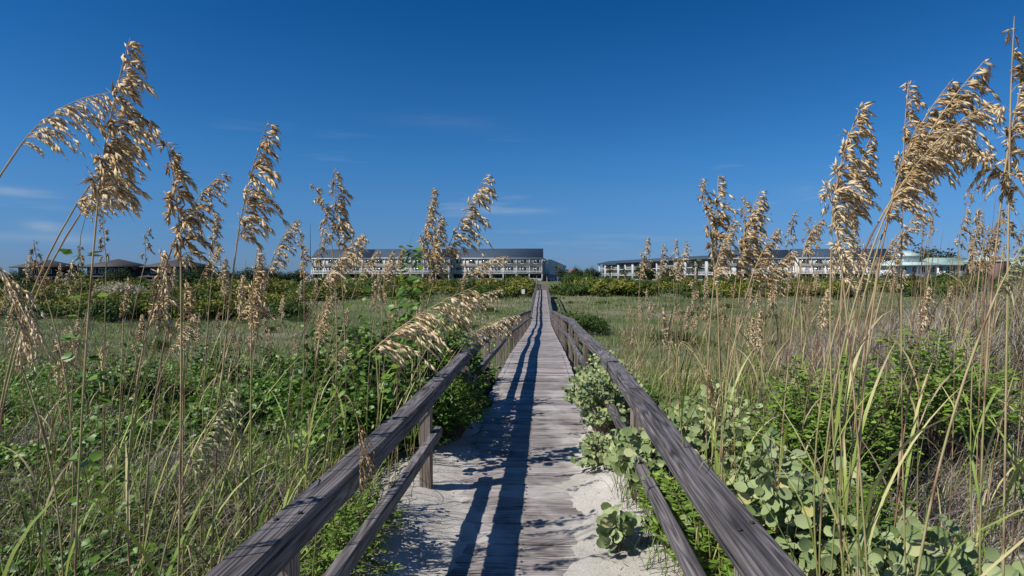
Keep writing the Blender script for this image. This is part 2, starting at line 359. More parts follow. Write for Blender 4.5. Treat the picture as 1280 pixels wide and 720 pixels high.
for px_, py_, wa, we, st_ in ((20, 240, .05, .0055, .42), (22, 256, .055, .004, .55), (58, 281, .02, .008, .5), (648, 264, .05, .005, .28), (1005, 238, .02, .008, .16), (18, 296, .05, .006, .25), (560, 152, .09, .012, .07), (95, 300, .03, .008, .2)):
    dv = norm(at(px_, py_, 1.0) - CAM)
    def gauss(sock, c_, w_):
        a_ = N('ShaderNodeMath', operation='SUBTRACT'); L(sock, a_.inputs[0]); a_.inputs[1].default_value = c_
        b_ = N('ShaderNodeMath', operation='DIVIDE'); L(a_.outputs[0], b_.inputs[0]); b_.inputs[1].default_value = w_
        c2_ = N('ShaderNodeMath', operation='MULTIPLY'); L(b_.outputs[0], c2_.inputs[0]); L(b_.outputs[0], c2_.inputs[1]); return c2_.outputs[0]
    su = N('ShaderNodeMath', operation='ADD'); L(gauss(azn.outputs[0], math.atan2(dv[0], dv[1]), wa), su.inputs[0]); L(gauss(sp.outputs['Z'], float(dv[2]), we), su.inputs[1])
    ng_ = N('ShaderNodeMath', operation='MULTIPLY'); L(su.outputs[0], ng_.inputs[0]); ng_.inputs[1].default_value = -1
    ex = N('ShaderNodeMath', operation='EXPONENT'); L(ng_.outputs[0], ex.inputs[0])
    e2 = N('ShaderNodeMath', operation='MULTIPLY'); L(ex.outputs[0], e2.inputs[0]); L(pf.outputs[0], e2.inputs[1])
    e3 = N('ShaderNodeMath', operation='MULTIPLY_ADD'); L(e2.outputs[0], e3.inputs[0]); e3.inputs[1].default_value = st_; L(acc, e3.inputs[2]); acc = e3.outputs[0]
cm = N('ShaderNodeMath', operation='MINIMUM'); L(acc, cm.inputs[0]); cm.inputs[1].default_value = .8
grade = ramp(N, [(0.0, (.275, .467, .958)), (.033, (.275, .461, .942)), (.062, (.263, .48, .875)), (.128, (.288, .558, .883)), (.19, (.233, .589, .908)), (.415, (.063, .463, .794)), (1.0, (.05, .42, .79))])
L(sp.outputs['Z'], grade.inputs[0])                  # the deep polarised blue of the photograph's sky
gm_ = N('ShaderNodeMix', data_type='RGBA', blend_type='MULTIPLY'); gm_.inputs[0].default_value = 1; L(hs.outputs[0], gm_.inputs[6]); L(grade.outputs[0], gm_.inputs[7])
mxs = N('ShaderNodeMix', data_type='RGBA'); L(cm.outputs[0], mxs.inputs[0]); L(gm_.outputs[2], mxs.inputs[6]); mxs.inputs[7].default_value = (4.6, 5.2, 6.0, 1)
bg = N('ShaderNodeBackground'); bg.inputs['Strength'].default_value = 0.102; L(mxs.outputs[2], bg.inputs['Color'])
wo = N('ShaderNodeOutputWorld'); L(bg.outputs[0], wo.inputs[0])

# ------------------------------------------------------------------ deck profile and terrain
XC = -0.10                                  # middle of the boardwalk
_dy = np.array([-6, 5, 8, 10, 13.5, 23.5, 38.5, 40, 50, 67, 80, 90, 100.0])
_dz = 4 - np.array([1.62, 1.62, 1.64, 1.66, 1.74, 2.27, 2.98, 2.97, 2.52, 2.15, 1.85, 1.8, 1.8])
_yy = np.linspace(-6, 100, 2121); _zz = np.interp(_yy, _dy, _dz)
_k = np.exp(-(np.arange(-40, 41) / 12.0) ** 2); _k /= _k.sum()
_zz = np.convolve(np.pad(_zz, 40, mode='edge'), _k, mode='valid')


def deck_z(y): return np.interp(y, _yy, _zz)


def smooth(a, b, x):
    t = np.clip((x - a) / (b - a), 0, 1); return t * t * (3 - 2 * t)


def wave(x, y, s, k):
    return (np.sin(x * s + k) * np.cos(y * s * 1.13 + 2 * k) + 0.5 * np.sin(x * s * 2.3 + y * s * 1.7 + 3 * k) + 0.3 * np.sin(y * s * 3.1 - x * s * 2.7 + k * 5)) / 1.8


def ground_z(x, y):
    x = np.asarray(x, dtype=np.float64); y = np.asarray(y, dtype=np.float64)
    g = np.interp(y, [-60, 0, 6, 9, 12, 18, 26, 40, 60, 80, 95, 150, 200, 400, 2500], [2.0, 2.32, 2.3, 1.95, 1.35, .85, .5, 0, .05, .6, 1.0, 1.7, 2.9, 3.0, 2.0])
    u = x - XC
    g = g + np.where(x > 0, 1.0, 0) * (1.55 * np.exp(-((x - 9.0) / 4.4) ** 2 - ((y - 11) / 6.5) ** 2) + 0.25 * smooth(1, 4, x) * np.exp(-(y / 9) ** 2))
    g = g - 0.25 * smooth(1.4, 4.5, -u) * smooth(14, 4, y)
    g = g + 0.07 * wave(x, y, 1.1, 1.3) * smooth(0.9, 2.2, np.abs(u)) + 0.35 * wave(x, y, 0.06, .7) * smooth(20, 60, np.hypot(x, y)) + 0.03 * wave(x, y, 4.1, 2.2) * smooth(0.8, 1.2, np.abs(u))
    # sand blown over the edges of the near boards
    br = np.interp(y, [0, 3.6, 4.6, 5.6, 6.6, 7.6], [.24, .28, .32, .42, .56, .85]) + 0.05 * np.sin(y * 5.1) + 0.03 * np.sin(y * 13)
    bl = np.interp(y, [0, 3.6, 4.4, 5.4, 6.6, 7.6], [.36, .38, .45, .54, .62, .85]) + 0.05 * np.sin(y * 4.3 + 1)
    b = np.where(u > 0, br, bl)
    s = -0.008 + 0.10 * smooth(-0.12, 0.6, np.abs(u) - b) + (0.010 * wave(x, y, 7.0, .4) + 0.006 * wave(x, y, 19.0, 1.4)) * smooth(-.15, .1, np.abs(u) - b) - .035 * smooth(7.2, 8.2, y)
    sandy = deck_z(y) + s
    k = smooth(1.5, 0.8, np.abs(u)) * smooth(9.0, 7.0, y)
    g = g * (1 - k) + sandy * k
    return g


def axis(segs):
    out = []
    for a, b, n in segs: out.append(np.linspace(a, b, n, endpoint=False))
    return np.concatenate(out + [np.array([segs[-1][1]])])


gx = axis([(-2500, -400, 14), (-400, -60, 34), (-60, -12, 48), (-12, -2.5, 76), (-2.5, 2.5, 150), (2.5, 12, 76), (12, 60, 48), (60, 400, 34), (400, 2500, 14)])
gy = axis([(-60, -4, 14), (-4, 2, 24), (2, 9, 190), (9, 24, 70), (24, 110, 110), (110, 420, 62), (420, 4000, 20)])
X, Y = np.meshgrid(gx, gy)
V = np.c_[X.ravel(), Y.ravel(), ground_z(X, Y).ravel()]
nx_ = len(gx); i = (np.arange(len(gy) - 1)[:, None] * nx_ + np.arange(nx_ - 1)[None]).ravel()
mb = MB(); mb.add(V, np.stack([i, i + 1, i + nx_ + 1, i + nx_], -1))
tag(mb.build('ground', M_GROUND, smooth=True), 'pale dune sand falling away to a grassy flat', kind='structure')

# ------------------------------------------------------------------ boardwalk
bw = thing('boardwalk', 'weathered grey timber boardwalk with handrails running from sand over the meadow', 'boardwalk', (XC, 0, 0))
HALF, RX = 0.64, 0.765
mb = MB(); y = -1.0
while y < 88:
    w = 0.137; z = float(deck_z(y)) - 0.02 + rng.normal(0, 0.0025)
    sl = float(deck_z(y + .1) - deck_z(y - .1)) / .2
    e = rng.normal(0, .006, 2); tw = rng.normal(0, .0025)
    beam(mb, [[-HALF + e[0], y - tw, z + rng.normal(0, .0012)], [0, y, z], [HALF + e[1], y + tw, z + rng.normal(0, .0012)]], w, 0.04, .004, tint=0.5 + rng.normal(0, .24))
    y += w + 0.012 + abs(rng.normal(0, .003))
mb.build('deck', M_DECK, bw)
mb = MB()
for yn in np.arange(1.0, 14, .1515):
    for xn in (-.56, -.02, .55):
        for q in (-.035, .035):
            mb.box((xn + rng.normal(0, .006), yn + q, float(deck_z(yn)) + .0015), (.012, .012, .006))
for yn in np.arange(-.4 + 2.42, 16, 2.42):
    for sx_ in (-1, 1):
        for q in (-.03, .03):
            z_ = float(deck_z(yn)) + .80 + .08 * float(np.clip((yn - 8) / 22, 0, 1)) ** 2 + .012 * math.sin(yn * .71 + sx_ * 4)
            mb.box((sx_ * .765 + q + .012 * math.sin(yn * .9 + sx_ * 2) + .02 * math.sin(yn * .23 + sx_), yn + .03 * q / .03, z_ + .0025), (.013, .013, .006))
tag(mb.build('nail', M_DARKMETAL, bw), kind='stuff')
ys = np.arange(-0.4, 87.5, 2.42)                     # post stations: 2.02, 4.44, 6.86 ...
side_jit = {}


def rail_x(y): return np.interp(y, [8, 20, 38], [RX, .745, .70])


def rail_h(y): return 0.80 + 0.08 * smooth(8, 30, y)


def rail_pts(sx_, yv, dz, jit=True):
    yv = np.asarray(yv)
    x = sx_ * rail_x(yv) + 0.012 * np.sin(yv * 0.9 + sx_ * 2) + 0.02 * np.sin(yv * .23 + sx_)
    return np.c_[x, yv, deck_z(yv) + dz + 0.012 * np.sin(yv * .71 + sx_ * 4)]


for sx_ in (-1, 1):
    top = MB(); low = MB(); fas = MB()
    k = 0
    while k < len(ys) - 1:
        k2 = min(k + 2, len(ys) - 1)
        yv = np.linspace(ys[k] + .004, ys[k2] - .004, 7)
        h = rail_h(yv)
        beam(top, rail_pts(sx_, yv, h - .019), .114 if sx_ < 0 else .124, .036, .006, tint=.5 + rng.normal(0, .08))
        beam(top, rail_pts(sx_, yv, h - .0755) + np.array([-sx_ * .002, 0, 0]), .106 if sx_ < 0 else .112, .074, .008, tint=.45 + rng.normal(0, .08))
        k = k2
    top.build('handrail', M_RAIL, bw)
    k = 0 if sx_ > 0 else 0
    while k < len(ys) - 1:
        k2 = min(k + 2, len(ys) - 1)
        y0, y1 = ys[k] + .004, ys[k2] - .004
        if sx_ < 0 and k == 0: y1 = 4.62
        if sx_ < 0 and k == 2: y0 = 6.9
        yv = np.linspace(y0, y1, 6)
        beam(low, rail_pts(sx_, yv, .40 + .03 * (sx_ < 0)) + np.array([-sx_ * .045, 0, 0]), .06, .078, .008, tint=.5 + rng.normal(0, .1))
        k = k2
    low.build('lower_rail', M_RAIL, bw)
    for yk in ys[1:]:
        p = rail_pts(sx_, [yk], 0)[0]
        zt = float(deck_z(yk) + rail_h(yk)) - .114
        zb = min(float(ground_z(p[0] + XC, yk)), float(deck_z(yk))) - .25
        m_ = MB(); x_ = p[0] + sx_ * .018
        lean = rng.normal(0, .008, 2)
        beam(m_, [[x_ + lean[0], yk + lean[1], zb], [x_, yk, zt]], .088, .088, .007, tint=.5 + rng.normal(0, .12))
        m_.build('post', M_POST, bw)
    yv = np.linspace(8, 87, 70)
    beam(fas, np.c_[np.full(70, sx_ * (HALF - .05)), yv, deck_z(yv) - .13], .04, .17, .004, tint=.4)
    fas.build('stringer', M_POST, bw)
cb = MB()
for yk in ys[1:]:
    if yk > 8:
        z = float(deck_z(yk)) - .27
        for dy in (-.07, .07): beam(cb, [[-RX - .06, yk + dy, z], [RX + .06, yk + dy, z]], .04, .15, .004, tint=.5)
        beam(cb, [[-RX - .03, yk - .115, z - .38], [RX + .03, yk - .115, z - .38]], .04, .09, .004, tint=.55)
cb.build('cross_beam', M_POST, bw)
# end of the walk: steps up, landing rails
st = MB(); yb = 87.2; zb = float(deck_z(yb))
for k in range(5):
    beam(st, [[-.66, yb + k * .3, zb + .17 * (k + 1) - .02], [.66, yb + k * .3, zb + .17 * (k + 1) - .02]], .30, .045, .004, tint=.6)
    beam(st, [[-.66, yb + k * .3 - .13, zb + .17 * (k + .5) - .02], [.66, yb + k * .3 - .13, zb + .17 * (k + .5) - .02]], .03, .12, .004, tint=.75)
for k in range(24): beam(st, [[-.66, yb + 1.5 + k * .146, zb + .83], [.66, yb + 1.5 + k * .146, zb + .83]], .137, .04, .004, tint=.5 + rng.normal(0, .1))
st.build('steps', M_POST, bw)
lr = MB()
for sx_ in (-1, 1):
    beam(lr, [[sx_ * RX, yb - .3, zb + .86], [sx_ * RX, yb + 1.4, zb + 1.72], [sx_ * RX, yb + 5, zb + 1.74]], .13, .10, .006)
    beam(lr, [[sx_ * RX, yb - .3, zb + .40], [sx_ * RX, yb + 1.4, zb + 1.26], [sx_ * RX, yb + 5, zb + 1.26]], .08, .09, .006)
    for yy_, hh in ((yb - .3, .85), (yb + 1.4, 1.70), (yb + 5, 2.1)):
        beam(lr, [[sx_ * RX, yy_, zb - 1.0], [sx_ * RX, yy_, zb + hh]], .10, .10, .006)
lr.build('landing_rail', M_POST, bw)

# ------------------------------------------------------------------ sea oats
WIND = np.array([1.0, 0.05, 0.0])


def bez(a, c, b, n):
    t = np.linspace(0, 1, n)[:, None]
    return (1 - t) ** 2 * a + 2 * t * (1 - t) * c + t * t * b


def head_mesh(hm, sm, A, C, B, dens=1.0, t_mid=0.62, sp=0.058, spread=1.0, wind=1.0, droop=1.0, r=None):
    """seed head along the axis A-C-B: branches with hanging flat spikelets, into hm; axis into sm"""
    r = r or rng
    Lh = float(np.linalg.norm(B - A))
    ax = bez(A, C, B, 25); axt = norm(np.gradient(ax, axis=0))
    tube(sm, ax, np.linspace(.0035, .0012, 25) * (Lh / .5) ** .5, 4, 0.42)
    nb = int(38 * dens ** .8)
    Pl, Ul, Tl, Ll = [], [], [], []
    spl = sp * Lh * 1.5
    g = np.array([0, 0, -1.0])
    for k in range(nb):
        t = (k + r.uniform(0, 1)) / nb * .97
        i_ = t * 24; i0 = int(i_); p = ax[i0] + (ax[min(i0 + 1, 24)] - ax[i0]) * (i_ - i0); T = axt[i0]
        rv = norm(np.cross(T, r.normal(0, 1, 3)))
        rv = norm(rv + WIND * 0.55 * wind)
        ang = r.uniform(.2, .58) * spread
        d0 = norm(T * math.cos(ang) + rv * math.sin(ang))
        lb = Lh * (.40 * (1 - t) ** .75 * min(1, .45 + t * 3) + .055) * r.uniform(.6, 1.15)
        m = 7; s = np.linspace(0, 1, m)[:, None]
        br = p + d0 * lb * s + (g * .95 * droop + WIND * .22 * wind) * lb * s ** 1.9
        tube(hm, br, np.linspace(.0014, .0006, m) * (Lh / .5) ** .5, 3, t_mid - .12)
        bt = norm(np.gradient(br, axis=0))
        c = max(4, int(lb / spl * 6.2 * r.uniform(.8, 1.15)))
        ss = np.sort(r.uniform(.12, 1.0, c)); ii = np.minimum((ss * (m - 1)).astype(int), m - 2); ff = (ss * (m - 1) - ii)[:, None]
        P = br[ii] * (1 - ff) + br[ii + 1] * ff
        U = bt[ii] * .75 + g * .6 * droop + WIND * .16 * wind + r.normal(0, .23, (c, 3))
        Pl.append(P); Ul.append(U); Tl.append(np.clip(t_mid + .14 + r.normal(0, .19, c) + r.normal(0, .08), 0, 1)); Ll.append(spl * r.uniform(.7, 1.25, c))
    P = np.concatenate(Pl); U = np.concatenate(Ul); Ln = np.concatenate(Ll)
    leaves(hm, P, U, r.normal(0, 1, P.shape), Ln, Ln * r.uniform(.18, .29, len(Ln)), np.concatenate(Tl), T_SEED)


def stem_tint(n, r, dry):
    b = np.linspace(.75 if not dry else .35, .40, n) + r.normal(0, .03)
    for _ in range(3):
        k = r.integers(1, n - 1); b[k] = .22
    return b


def leaf_blades(lm, pts, count, r, scale=1.0, t=(.6, .95), lo=.03, hi=.55):
    n = len(pts); k = (r.uniform(lo, hi, count) * (n - 1)).astype(int)
    blades(lm, pts[k], r.uniform(-1.9, 1.9, count) + (r.uniform(0, 1, count) < .3) * PI, r.uniform(.35, .75, count) * scale, r.uniform(.007, .012, count) * scale,
           r.uniform(.12, .45, count), r.uniform(.5, 1.9, count), r.uniform(t[0], t[1], count), r.uniform(t[0] - .3, t[1], count), segs=7)


def keep_off_walk(x, y, m=.14):
    u = x - XC
    if abs(u) < RX + m: u = math.copysign(RX + m, u if u else 1)
    return XC + u


def sea_oat(bx, by, tx, ty, d, gxp, bow, dens, tm, label, group=None, leafn=3, sp=.058, dry=False, spread=1.0, wind=1.0, dd=0.0, droop=1.0):
    """a plant whose seed head starts at bx, by and ends at tx, ty in the photograph; its stem rises from the ground below gxp"""
    r = np.random.default_rng(int(bx * 7 + by * 13 + tx)); gxp = gxp + (r.uniform(-60, 45) if bx > 1000 else r.uniform(-22, 22))
    A = at(bx, by, d); B = at(tx, ty, d + dd)
    gp = at(gxp, 640, d)
    x0 = keep_off_walk(gp[0], gp[1]); G = np.array([x0, gp[1], float(ground_z(x0, gp[1]))])
    ax = B - A; Lh = np.linalg.norm(ax)
    perp = np.array([-ax[2], 0, ax[0]]) / Lh                                  # left of the head's direction in the picture plane
    C = (A + B) / 2 + perp * bow * Lh
    tan0 = norm(C - A)
    SCt = A - tan0 * np.linalg.norm(A - G) * .45
    root = thing('sea_oat', label, 'sea oat', G, group=group)
    sm, hm = MB(), MB()
    st_ = bez(G - np.array([0, 0, .05]), SCt, A, 22)
    rad = np.linspace(.0035, .0026, 22) * max(1, (Lh / .5)) ** .4
    tube(sm, st_, rad, 5, stem_tint(22, r, dry))
    head_mesh(hm, sm, A, C, B, dens, tm, sp, spread, wind, droop, r)
    sm.build('stem', M_STEM, root, True, G); hm.build('seed_head', M_YOUNG if tm > .9 else M_SEED, root, False, G)
    if leafn:
        lm = MB(); leaf_blades(lm, st_, leafn, r, 1.15, (.45, .9))
        lm.build('foliage', M_GRASS, root, True, G)
    return root


OATS = [
    # left of the boardwalk
    (122, 258, 163, 47, 1.75, 70, .05, 1.5, .62, 'tallest sea oat at upper left, its upright golden plume tapering to a point'),
    (24, 184, 136, 116, 1.7, -150, .22, .95, .74, 'sea oat arching in from the left edge with pale seeds hanging in a comb'),
    (92, 262, 186, 160, 1.9, 50, .10, 1.25, .66, 'bushy sea oat plume drooping just below the tallest golden plume'),
    (100, 268, 158, 188, 1.85, 60, .02, 1.0, .70, 'pale sea oat tuft hanging under the tallest plume beside the leafy vine'),
    (226, 330, 206, 172, 1.7, 218, -.06, 1.15, .40, 'dark brown upright sea oat plume right of the tallest golden one'),
    (222, 292, 282, 214, 1.95, 190, .14, .75, .44, 'sea oat with brown comb bending right from behind the dark plume'),
    (296, 305, 336, 150, 2.05, 262, .06, 1.05, .56, 'tall slim tan sea oat standing alone between the dark plume and the building'),
    (58, 372, 42, 300, 2.5, 60, .05, .55, .25, 'small withered rust brown sea oat below the arching one'),
    (-14, 322, 24, 448, 1.6, -70, .30, .9, .78, 'pale sea oat hanging straight down at the left edge'),
    (250, 350, 276, 308, 3.6, 225, .12, .7, .55, 'short nodding sea oat in front of the second dark roofed house'),
    (314, 408, 322, 308, 2.7, 300, .04, .9, .52, 'ragged tan sea oat below the tall slim one'),
    (336, 340, 370, 273, 3.2, 318, .12, .85, .60, 'nodding sea oat right of the tall slim one, against the sky'),
    (380, 352, 374, 288, 3.1, 372, -.04, .7, .38, 'thin dark sea oat at the end of the long grey building'),
    (414, 302, 391, 229, 3.1, 400, -.10, .8, .62, 'sea oat leaning left in the tall pair over the grey building'),
    (424, 312, 418, 209, 3.1, 404, .02, .95, .60, 'upright sea oat, taller of the pair over the grey building'),
    (402, 358, 453, 291, 3.0, 372, .10, 1.1, .68, 'thick cream sea oat leaning right below the tall pair'),
    (296, 402, 330, 346, 2.9, 270, .06, 1.0, .60, 'low fluffy sea oat in the grass left of the grey building'),
    (392, 424, 414, 368, 3.2, 370, .05, .9, .58, 'sea oat in the green vines below the thick cream plume'),
    (448, 350, 473, 312, 4.2, 432, .10, .9, .55, 'first of three short leaning sea oats before the grey building'),
    (477, 348, 491, 312, 4.6, 464, .08, .8, .55, 'second of three short leaning sea oats before the grey building'),
    (494, 346, 504, 306, 4.8, 480, .06, .75, .36, 'third and darkest of three short leaning sea oats before the grey building'),
    (528, 322, 541, 236, 5.1, 505, .05, 1.0, .58, 'upright sea oat, left one of the tall pair before the grey building'),
    (536, 352, 549, 268, 5.0, 512, .03, 1.1, .50, 'dense brown sea oat under the tall pair beside the climbing vine'),
    (554, 322, 609, 216, 5.2, 520, .03, .95, .66, 'tall sea oat leaning right with a wide plume above the grey roof'),
    (584, 346, 634, 320, 6.6, 552, .22, .85, .66, 'nodding sea oat whose seeds cross the grey roof near its right end'),
    (462, 442, 593, 359, 2.9, 350, .10, .8, .72, 'large sea oat bowed over the handrail with a long pale comb of seeds', ),
    (560, 398, 627, 362, 4.5, 470, .20, .7, .70, 'thin sea oat bowing towards the white sign'),
    (586, 424, 650, 394, 5.8, 540, .20, .8, .78, 'pale sea oat draped across the left handrail'),
    (572, 436, 618, 408, 5.2, 528, .22, .7, .76, 'short pale sea oat just below the one draped across the handrail'),
    (416, 452, 446, 420, 3.4, 395, .10, .6, .70, 'small pale sea oat beside the bowed one'),
    (236, 592, 292, 482, 1.75, 205, .05, .6, .93, 'young yellow green sea oat curled low in the grass'),
    (212, 442, 243, 392, 2.8, 195, .08, .8, .66, 'low pale sea oat below the dark brown plume'),
    (154, 396, 160, 345, 3.2, 140, .05, .5, .55, 'thin low sea oat between the leafy vine and the dark plume'),
    (24, 452, 14, 404, 2.0, 30, .1, .5, .72, 'broken pale sea oat low at the left edge'),
    (446, 522, 449, 598, 2.55, 440, .12, .45, .36, 'dried brown sea oat hanging down over the left handrail'),
    # right of the boardwalk
    (892, 322, 874, 222, 2.9, 905, -.04, .7, .42, 'dark thin sea oat leaning left, first of the middle right clump'),
    (896, 332, 898, 218, 2.9, 900, .02, .85, .66, 'upright sea oat beside the dark thin one in the middle right clump'),
    (920, 346, 951, 238, 2.9, 900, .08, 1.25, .62, 'fullest sea oat plume of the middle right clump'),
    (926, 352, 930, 244, 3.1, 915, -.04, .7, .55, 'slim sea oat behind the fullest plume of the middle right clump'),
    (938, 352, 972, 284, 2.8, 925, .08, .9, .50, 'brown sea oat right of the fullest plume'),
    (892, 356, 918, 272, 2.8, 880, .10, .9, .66, 'lower pale sea oat in front of the fullest plume'),
    (946, 366, 993, 312, 2.9, 915, .10, .9, .66, 'sea oat bending right across the far right building'),
    (880, 400, 862, 352, 3.4, 885, -.1, .7, .6, 'drooping pale sea oat under the dark thin one'),
    (800, 350, 808, 296, 6.0, 795, .03, .7, .60, 'first of four small sea oats before the white balconied building'),
    (824, 352, 829, 303, 6.2, 820, .03, .7, .50, 'second of four small sea oats before the white balconied building'),
    (842, 352, 843, 298, 5.8, 838, .02, .7, .62, 'third of four small sea oats before the white balconied building'),
    (847, 350, 857, 300, 6.0, 842, .03, .7, .70, 'fourth of four small sea oats before the white balconied building'),
    (1040, 285, 1079, 128, 2.1, 1046, .10, 1.15, .62, 'tall sea oat with a straight side swept plume left of the biggest clump'),
    (1058, 285, 1088, 172, 2.2, 1055, .08, .85, .50, 'brown sea oat close behind the side swept plume'),
    (1054, 352, 1032, 222, 1.75, 1085, -.03, .9, .86, 'unopened buff sea oat with tight upright branches in front of the side swept plume'),
    (1128, 235, 1136, 101, 2.2, 1110, .02, .8, .50, 'pointed upright sea oat at the back of the biggest clump'),
    (1116, 248, 1192, 98, 2.15, 1085, .12, 1.1, .58, 'arched sea oat in the middle of the biggest clump'),
    (1132, 222, 1231, 76, 2.1, 1080, .08, 1.15, .60, 'highest sea oat of the biggest clump, reaching to the right'),
    (1140, 212, 1243, 126, 2.05, 1075, .12, 1.0, .66, 'sea oat of the biggest clump with its tip bent flat to the right'),
    (1104, 276, 1172, 176, 2.0, 1060, .10, 1.3, .56, 'low broad sea oat under the biggest clump'),
    (1112, 262, 1150, 150, 2.05, 1070, .06, 1.0, .50, 'shaded sea oat in the heart of the biggest clump'),
    (1286, 254, 1180, 172, 1.5, 1345, -.16, .95, .50, 'tan sea oat bowing left into the view from the right edge'),
    (1256, 215, 1286, 76, 1.9, 1240, .04, .9, .58, 'sea oat cut by the right edge high up'),
    (1244, 372, 1286, 296, 1.4, 1190, .05, .5, .95, 'tight unopened cream sea oat low at the right edge'),
    (1004, 318, 1030, 272, 2.8, 1000, .18, .8, .62, 'small nodding sea oat left of the unopened buff one'),
    (1118, 318, 1158, 252, 2.4, 1095, .10, .6, .58, 'thin drooping sea oat below the biggest clump'),
    (1102, 330, 1128, 286, 2.5, 1090, .12, .5, .55, 'sparse sea oat hanging beside the mint roofed house'),
    (1224, 340, 1236, 282, 2.6, 1215, .05, .4, .30, 'withered grey sea oat above the brick gabled house'),
    (1262, 190, 1268, 20, 1.7, 1250, .01, .22, .50, 'bare tall feathery stalk rising out of the picture at right'),
    (876, 452, 888, 506, 2.9, 868, .15, .7, .50, 'dead tan sea oat head hanging in the silver leaved shrub'),
    (836, 440, 826, 384, 6.5, 842, .05, .6, .74, 'pale bent sea oat in the meadow grass beyond the right handrail'),
]
for o in OATS: sea_oat(*o)

# prototypes for the many lesser plants, then copies
protos = []
for k in range(7):
    r = np.random.default_rng(100 + k)
    h = 1.25 + .12 * k % .5; lean = r.uniform(.0, .28)
    root = thing('sea_oat', 'x', 'sea oat', (0, 0, 0))
    A = np.array([lean, 0, h]); Lh = r.uniform(.26, .40); B = A + np.array([r.uniform(-.02, .22), r.uniform(-.08, .08), r.uniform(.6, 1)]) * Lh
    C = (A + B) / 2 + np.array([-.03, 0, .05])
    sm, hm, lm = MB(), MB(), MB()
    st_ = bez(np.array([0, 0, -.06]), np.array([lean * .15, 0, h * .6]), A, 14)
    tube(sm, st_, np.linspace(.0036, .0026, 14), 4, stem_tint(14, r, k % 2 == 0))
    head_mesh(hm, sm, A, C, B, [.8, .6, .45, .9, .3, .7, .5][k], [.68, .6, .5, .76, .4, .68, .62][k], .075, .9, 1, 1.1, r)
    sm.build('stem', M_STEM, root, True); hm.build('seed_head', M_SEED, root)
    leaf_blades(lm, st_, 4, r, 1.0, (.35, .85)); lm.build('foliage', M_GRASS, root, True)
    protos.append(root)
stalks = []
for k in range(5):
    r = np.random.default_rng(200 + k)
    root = thing('dry_stalk', 'x', 'dry stalk'); sm, lm = MB(), MB()
    h = r.uniform(1.2, 1.8); lean = r.uniform(-.15, .3)
    st_ = bez(np.array([0, 0, -.06]), np.array([lean * .1, r.uniform(-.05, .05), h * .55]), np.array([lean, 0, h]), 14)
    tube(sm, st_, np.linspace(.0036, .0010, 14), 4, np.clip(np.linspace(.40, .28, 14) + r.normal(0, .05, 14), 0, 1)); sm.build('stem', M_STEM, root, True)
    leaf_blades(lm, st_, 4, r, .9, (.12, .45), .1, .7); lm.build('foliage', M_GRASS, root, True)
    stalks.append(root)
used = set()


def scatter(pr, n, xr, yr, srange, label, group, seed, flt=None, cat=None):
    r = np.random.default_rng(seed); c = 0
    while c < n:
        x, y = r.uniform(*xr), r.uniform(*yr)
        if abs(x - XC) < .95 or (flt and not flt(x, y)): continue
        k = int(r.integers(len(pr))); o = pr[k]; loc = (x, y, float(ground_z(x, y))); rz = r.normal(0, .5); s = r.uniform(*srange)
        if o.name not in used:
            used.add(o.name); o.location = loc; o.rotation_euler = (0, 0, rz); o.scale = (s, s, s); o['label'] = label; o['group'] = group
        else: dup(o, loc, rz, s, label, group)
        c += 1


inview = lambda x, y: abs((x / y) + .05) < .98
scatter(protos, 80, (-7.5, -.95), (2.6, 9), (.75, 1.22), 'slender sea oat with a small tan head in the tall grass left of the boardwalk', 'lesser sea oats left of the boardwalk', 1, inview)
scatter(protos, 74, (1.2, 9.5), (2.6, 11), (.8, 1.25), 'slender sea oat with a small tan head in the dry grass right of the boardwalk', 'lesser sea oats right of the boardwalk', 2, lambda x, y: inview(x, y) and x > .3 * y)
scatter(protos, 52, (1.0, 4.6), (7, 13.5), (.75, 1.1), 'small dry sea oat in the open stand beyond the silver leaved shrubs', 'sea oats beyond the shrubs', 3, lambda x, y: .10 * y < x < .36 * y)
scatter(stalks, 60, (-6.5, -1.0), (2.2, 8), (.7, 1.1), 'bare dry stalk among the sea oats left of the boardwalk', 'bare stalks left of the boardwalk', 4, inview)
scatter(stalks, 70, (.9, 5.0), (5, 11), (.75, 1.15), 'bare dry stalk in the open stand beyond the silver leaved shrubs', 'bare stalks beyond the shrubs', 6, lambda x, y: .11 * y < x < .45 * y)
scatter(stalks, 150, (1.4, 10.5), (2.2, 11), (.75, 1.3), 'bare dry stalk among the sea oats right of the boardwalk', 'bare stalks right of the boardwalk', 5, lambda x, y: inview(x, y) and x > .36 * y)

# ------------------------------------------------------------------ grass (uncountable)


def pts_in(n, f, xr, yr):
    out = np.zeros((0, 2))
    while len(out) < n:
        p = np.c_[rng.uniform(*xr, n * 2), rng.uniform(*yr, n * 2)]
        out = np.concatenate([out, p[f(p[:, 0], p[:, 1])]])
    return out[:n]


def grass(mb, n, f, xr, yr, Lr, Wr, t, bend=(.3, 1.8), segs=5, clump=True):
    p = pts_in(n, f, xr, yr); x, y = p[:, 0], p[:, 1]
    z = ground_z(x, y)
    cl = .5 + .5 * wave(x, y, 2.1, 3.0)
    L_ = rng.uniform(*Lr, n) * (.65 + .6 * cl if clump else 1)
    tt = np.clip(rng.normal(t[0], t[1], n) + .12 * (cl - .5), 0, 1)
    az = np.where(rng.uniform(0, 1, n) < .55, rng.normal(0, .9, n), rng.uniform(-PI, PI, n))
    blades(mb, np.c_[x, y, z - .02], az, L_, rng.uniform(*Wr, n), rng.uniform(.02, .5, n), rng.uniform(*bend, n), np.where(tt > .45, np.minimum(tt + .42, 1), np.maximum(tt - .4, 0)), np.clip(tt - rng.uniform(0, .28, n), 0, 1), segs)  # base tint pushed to the ramp ends: painted shading low on dune grass


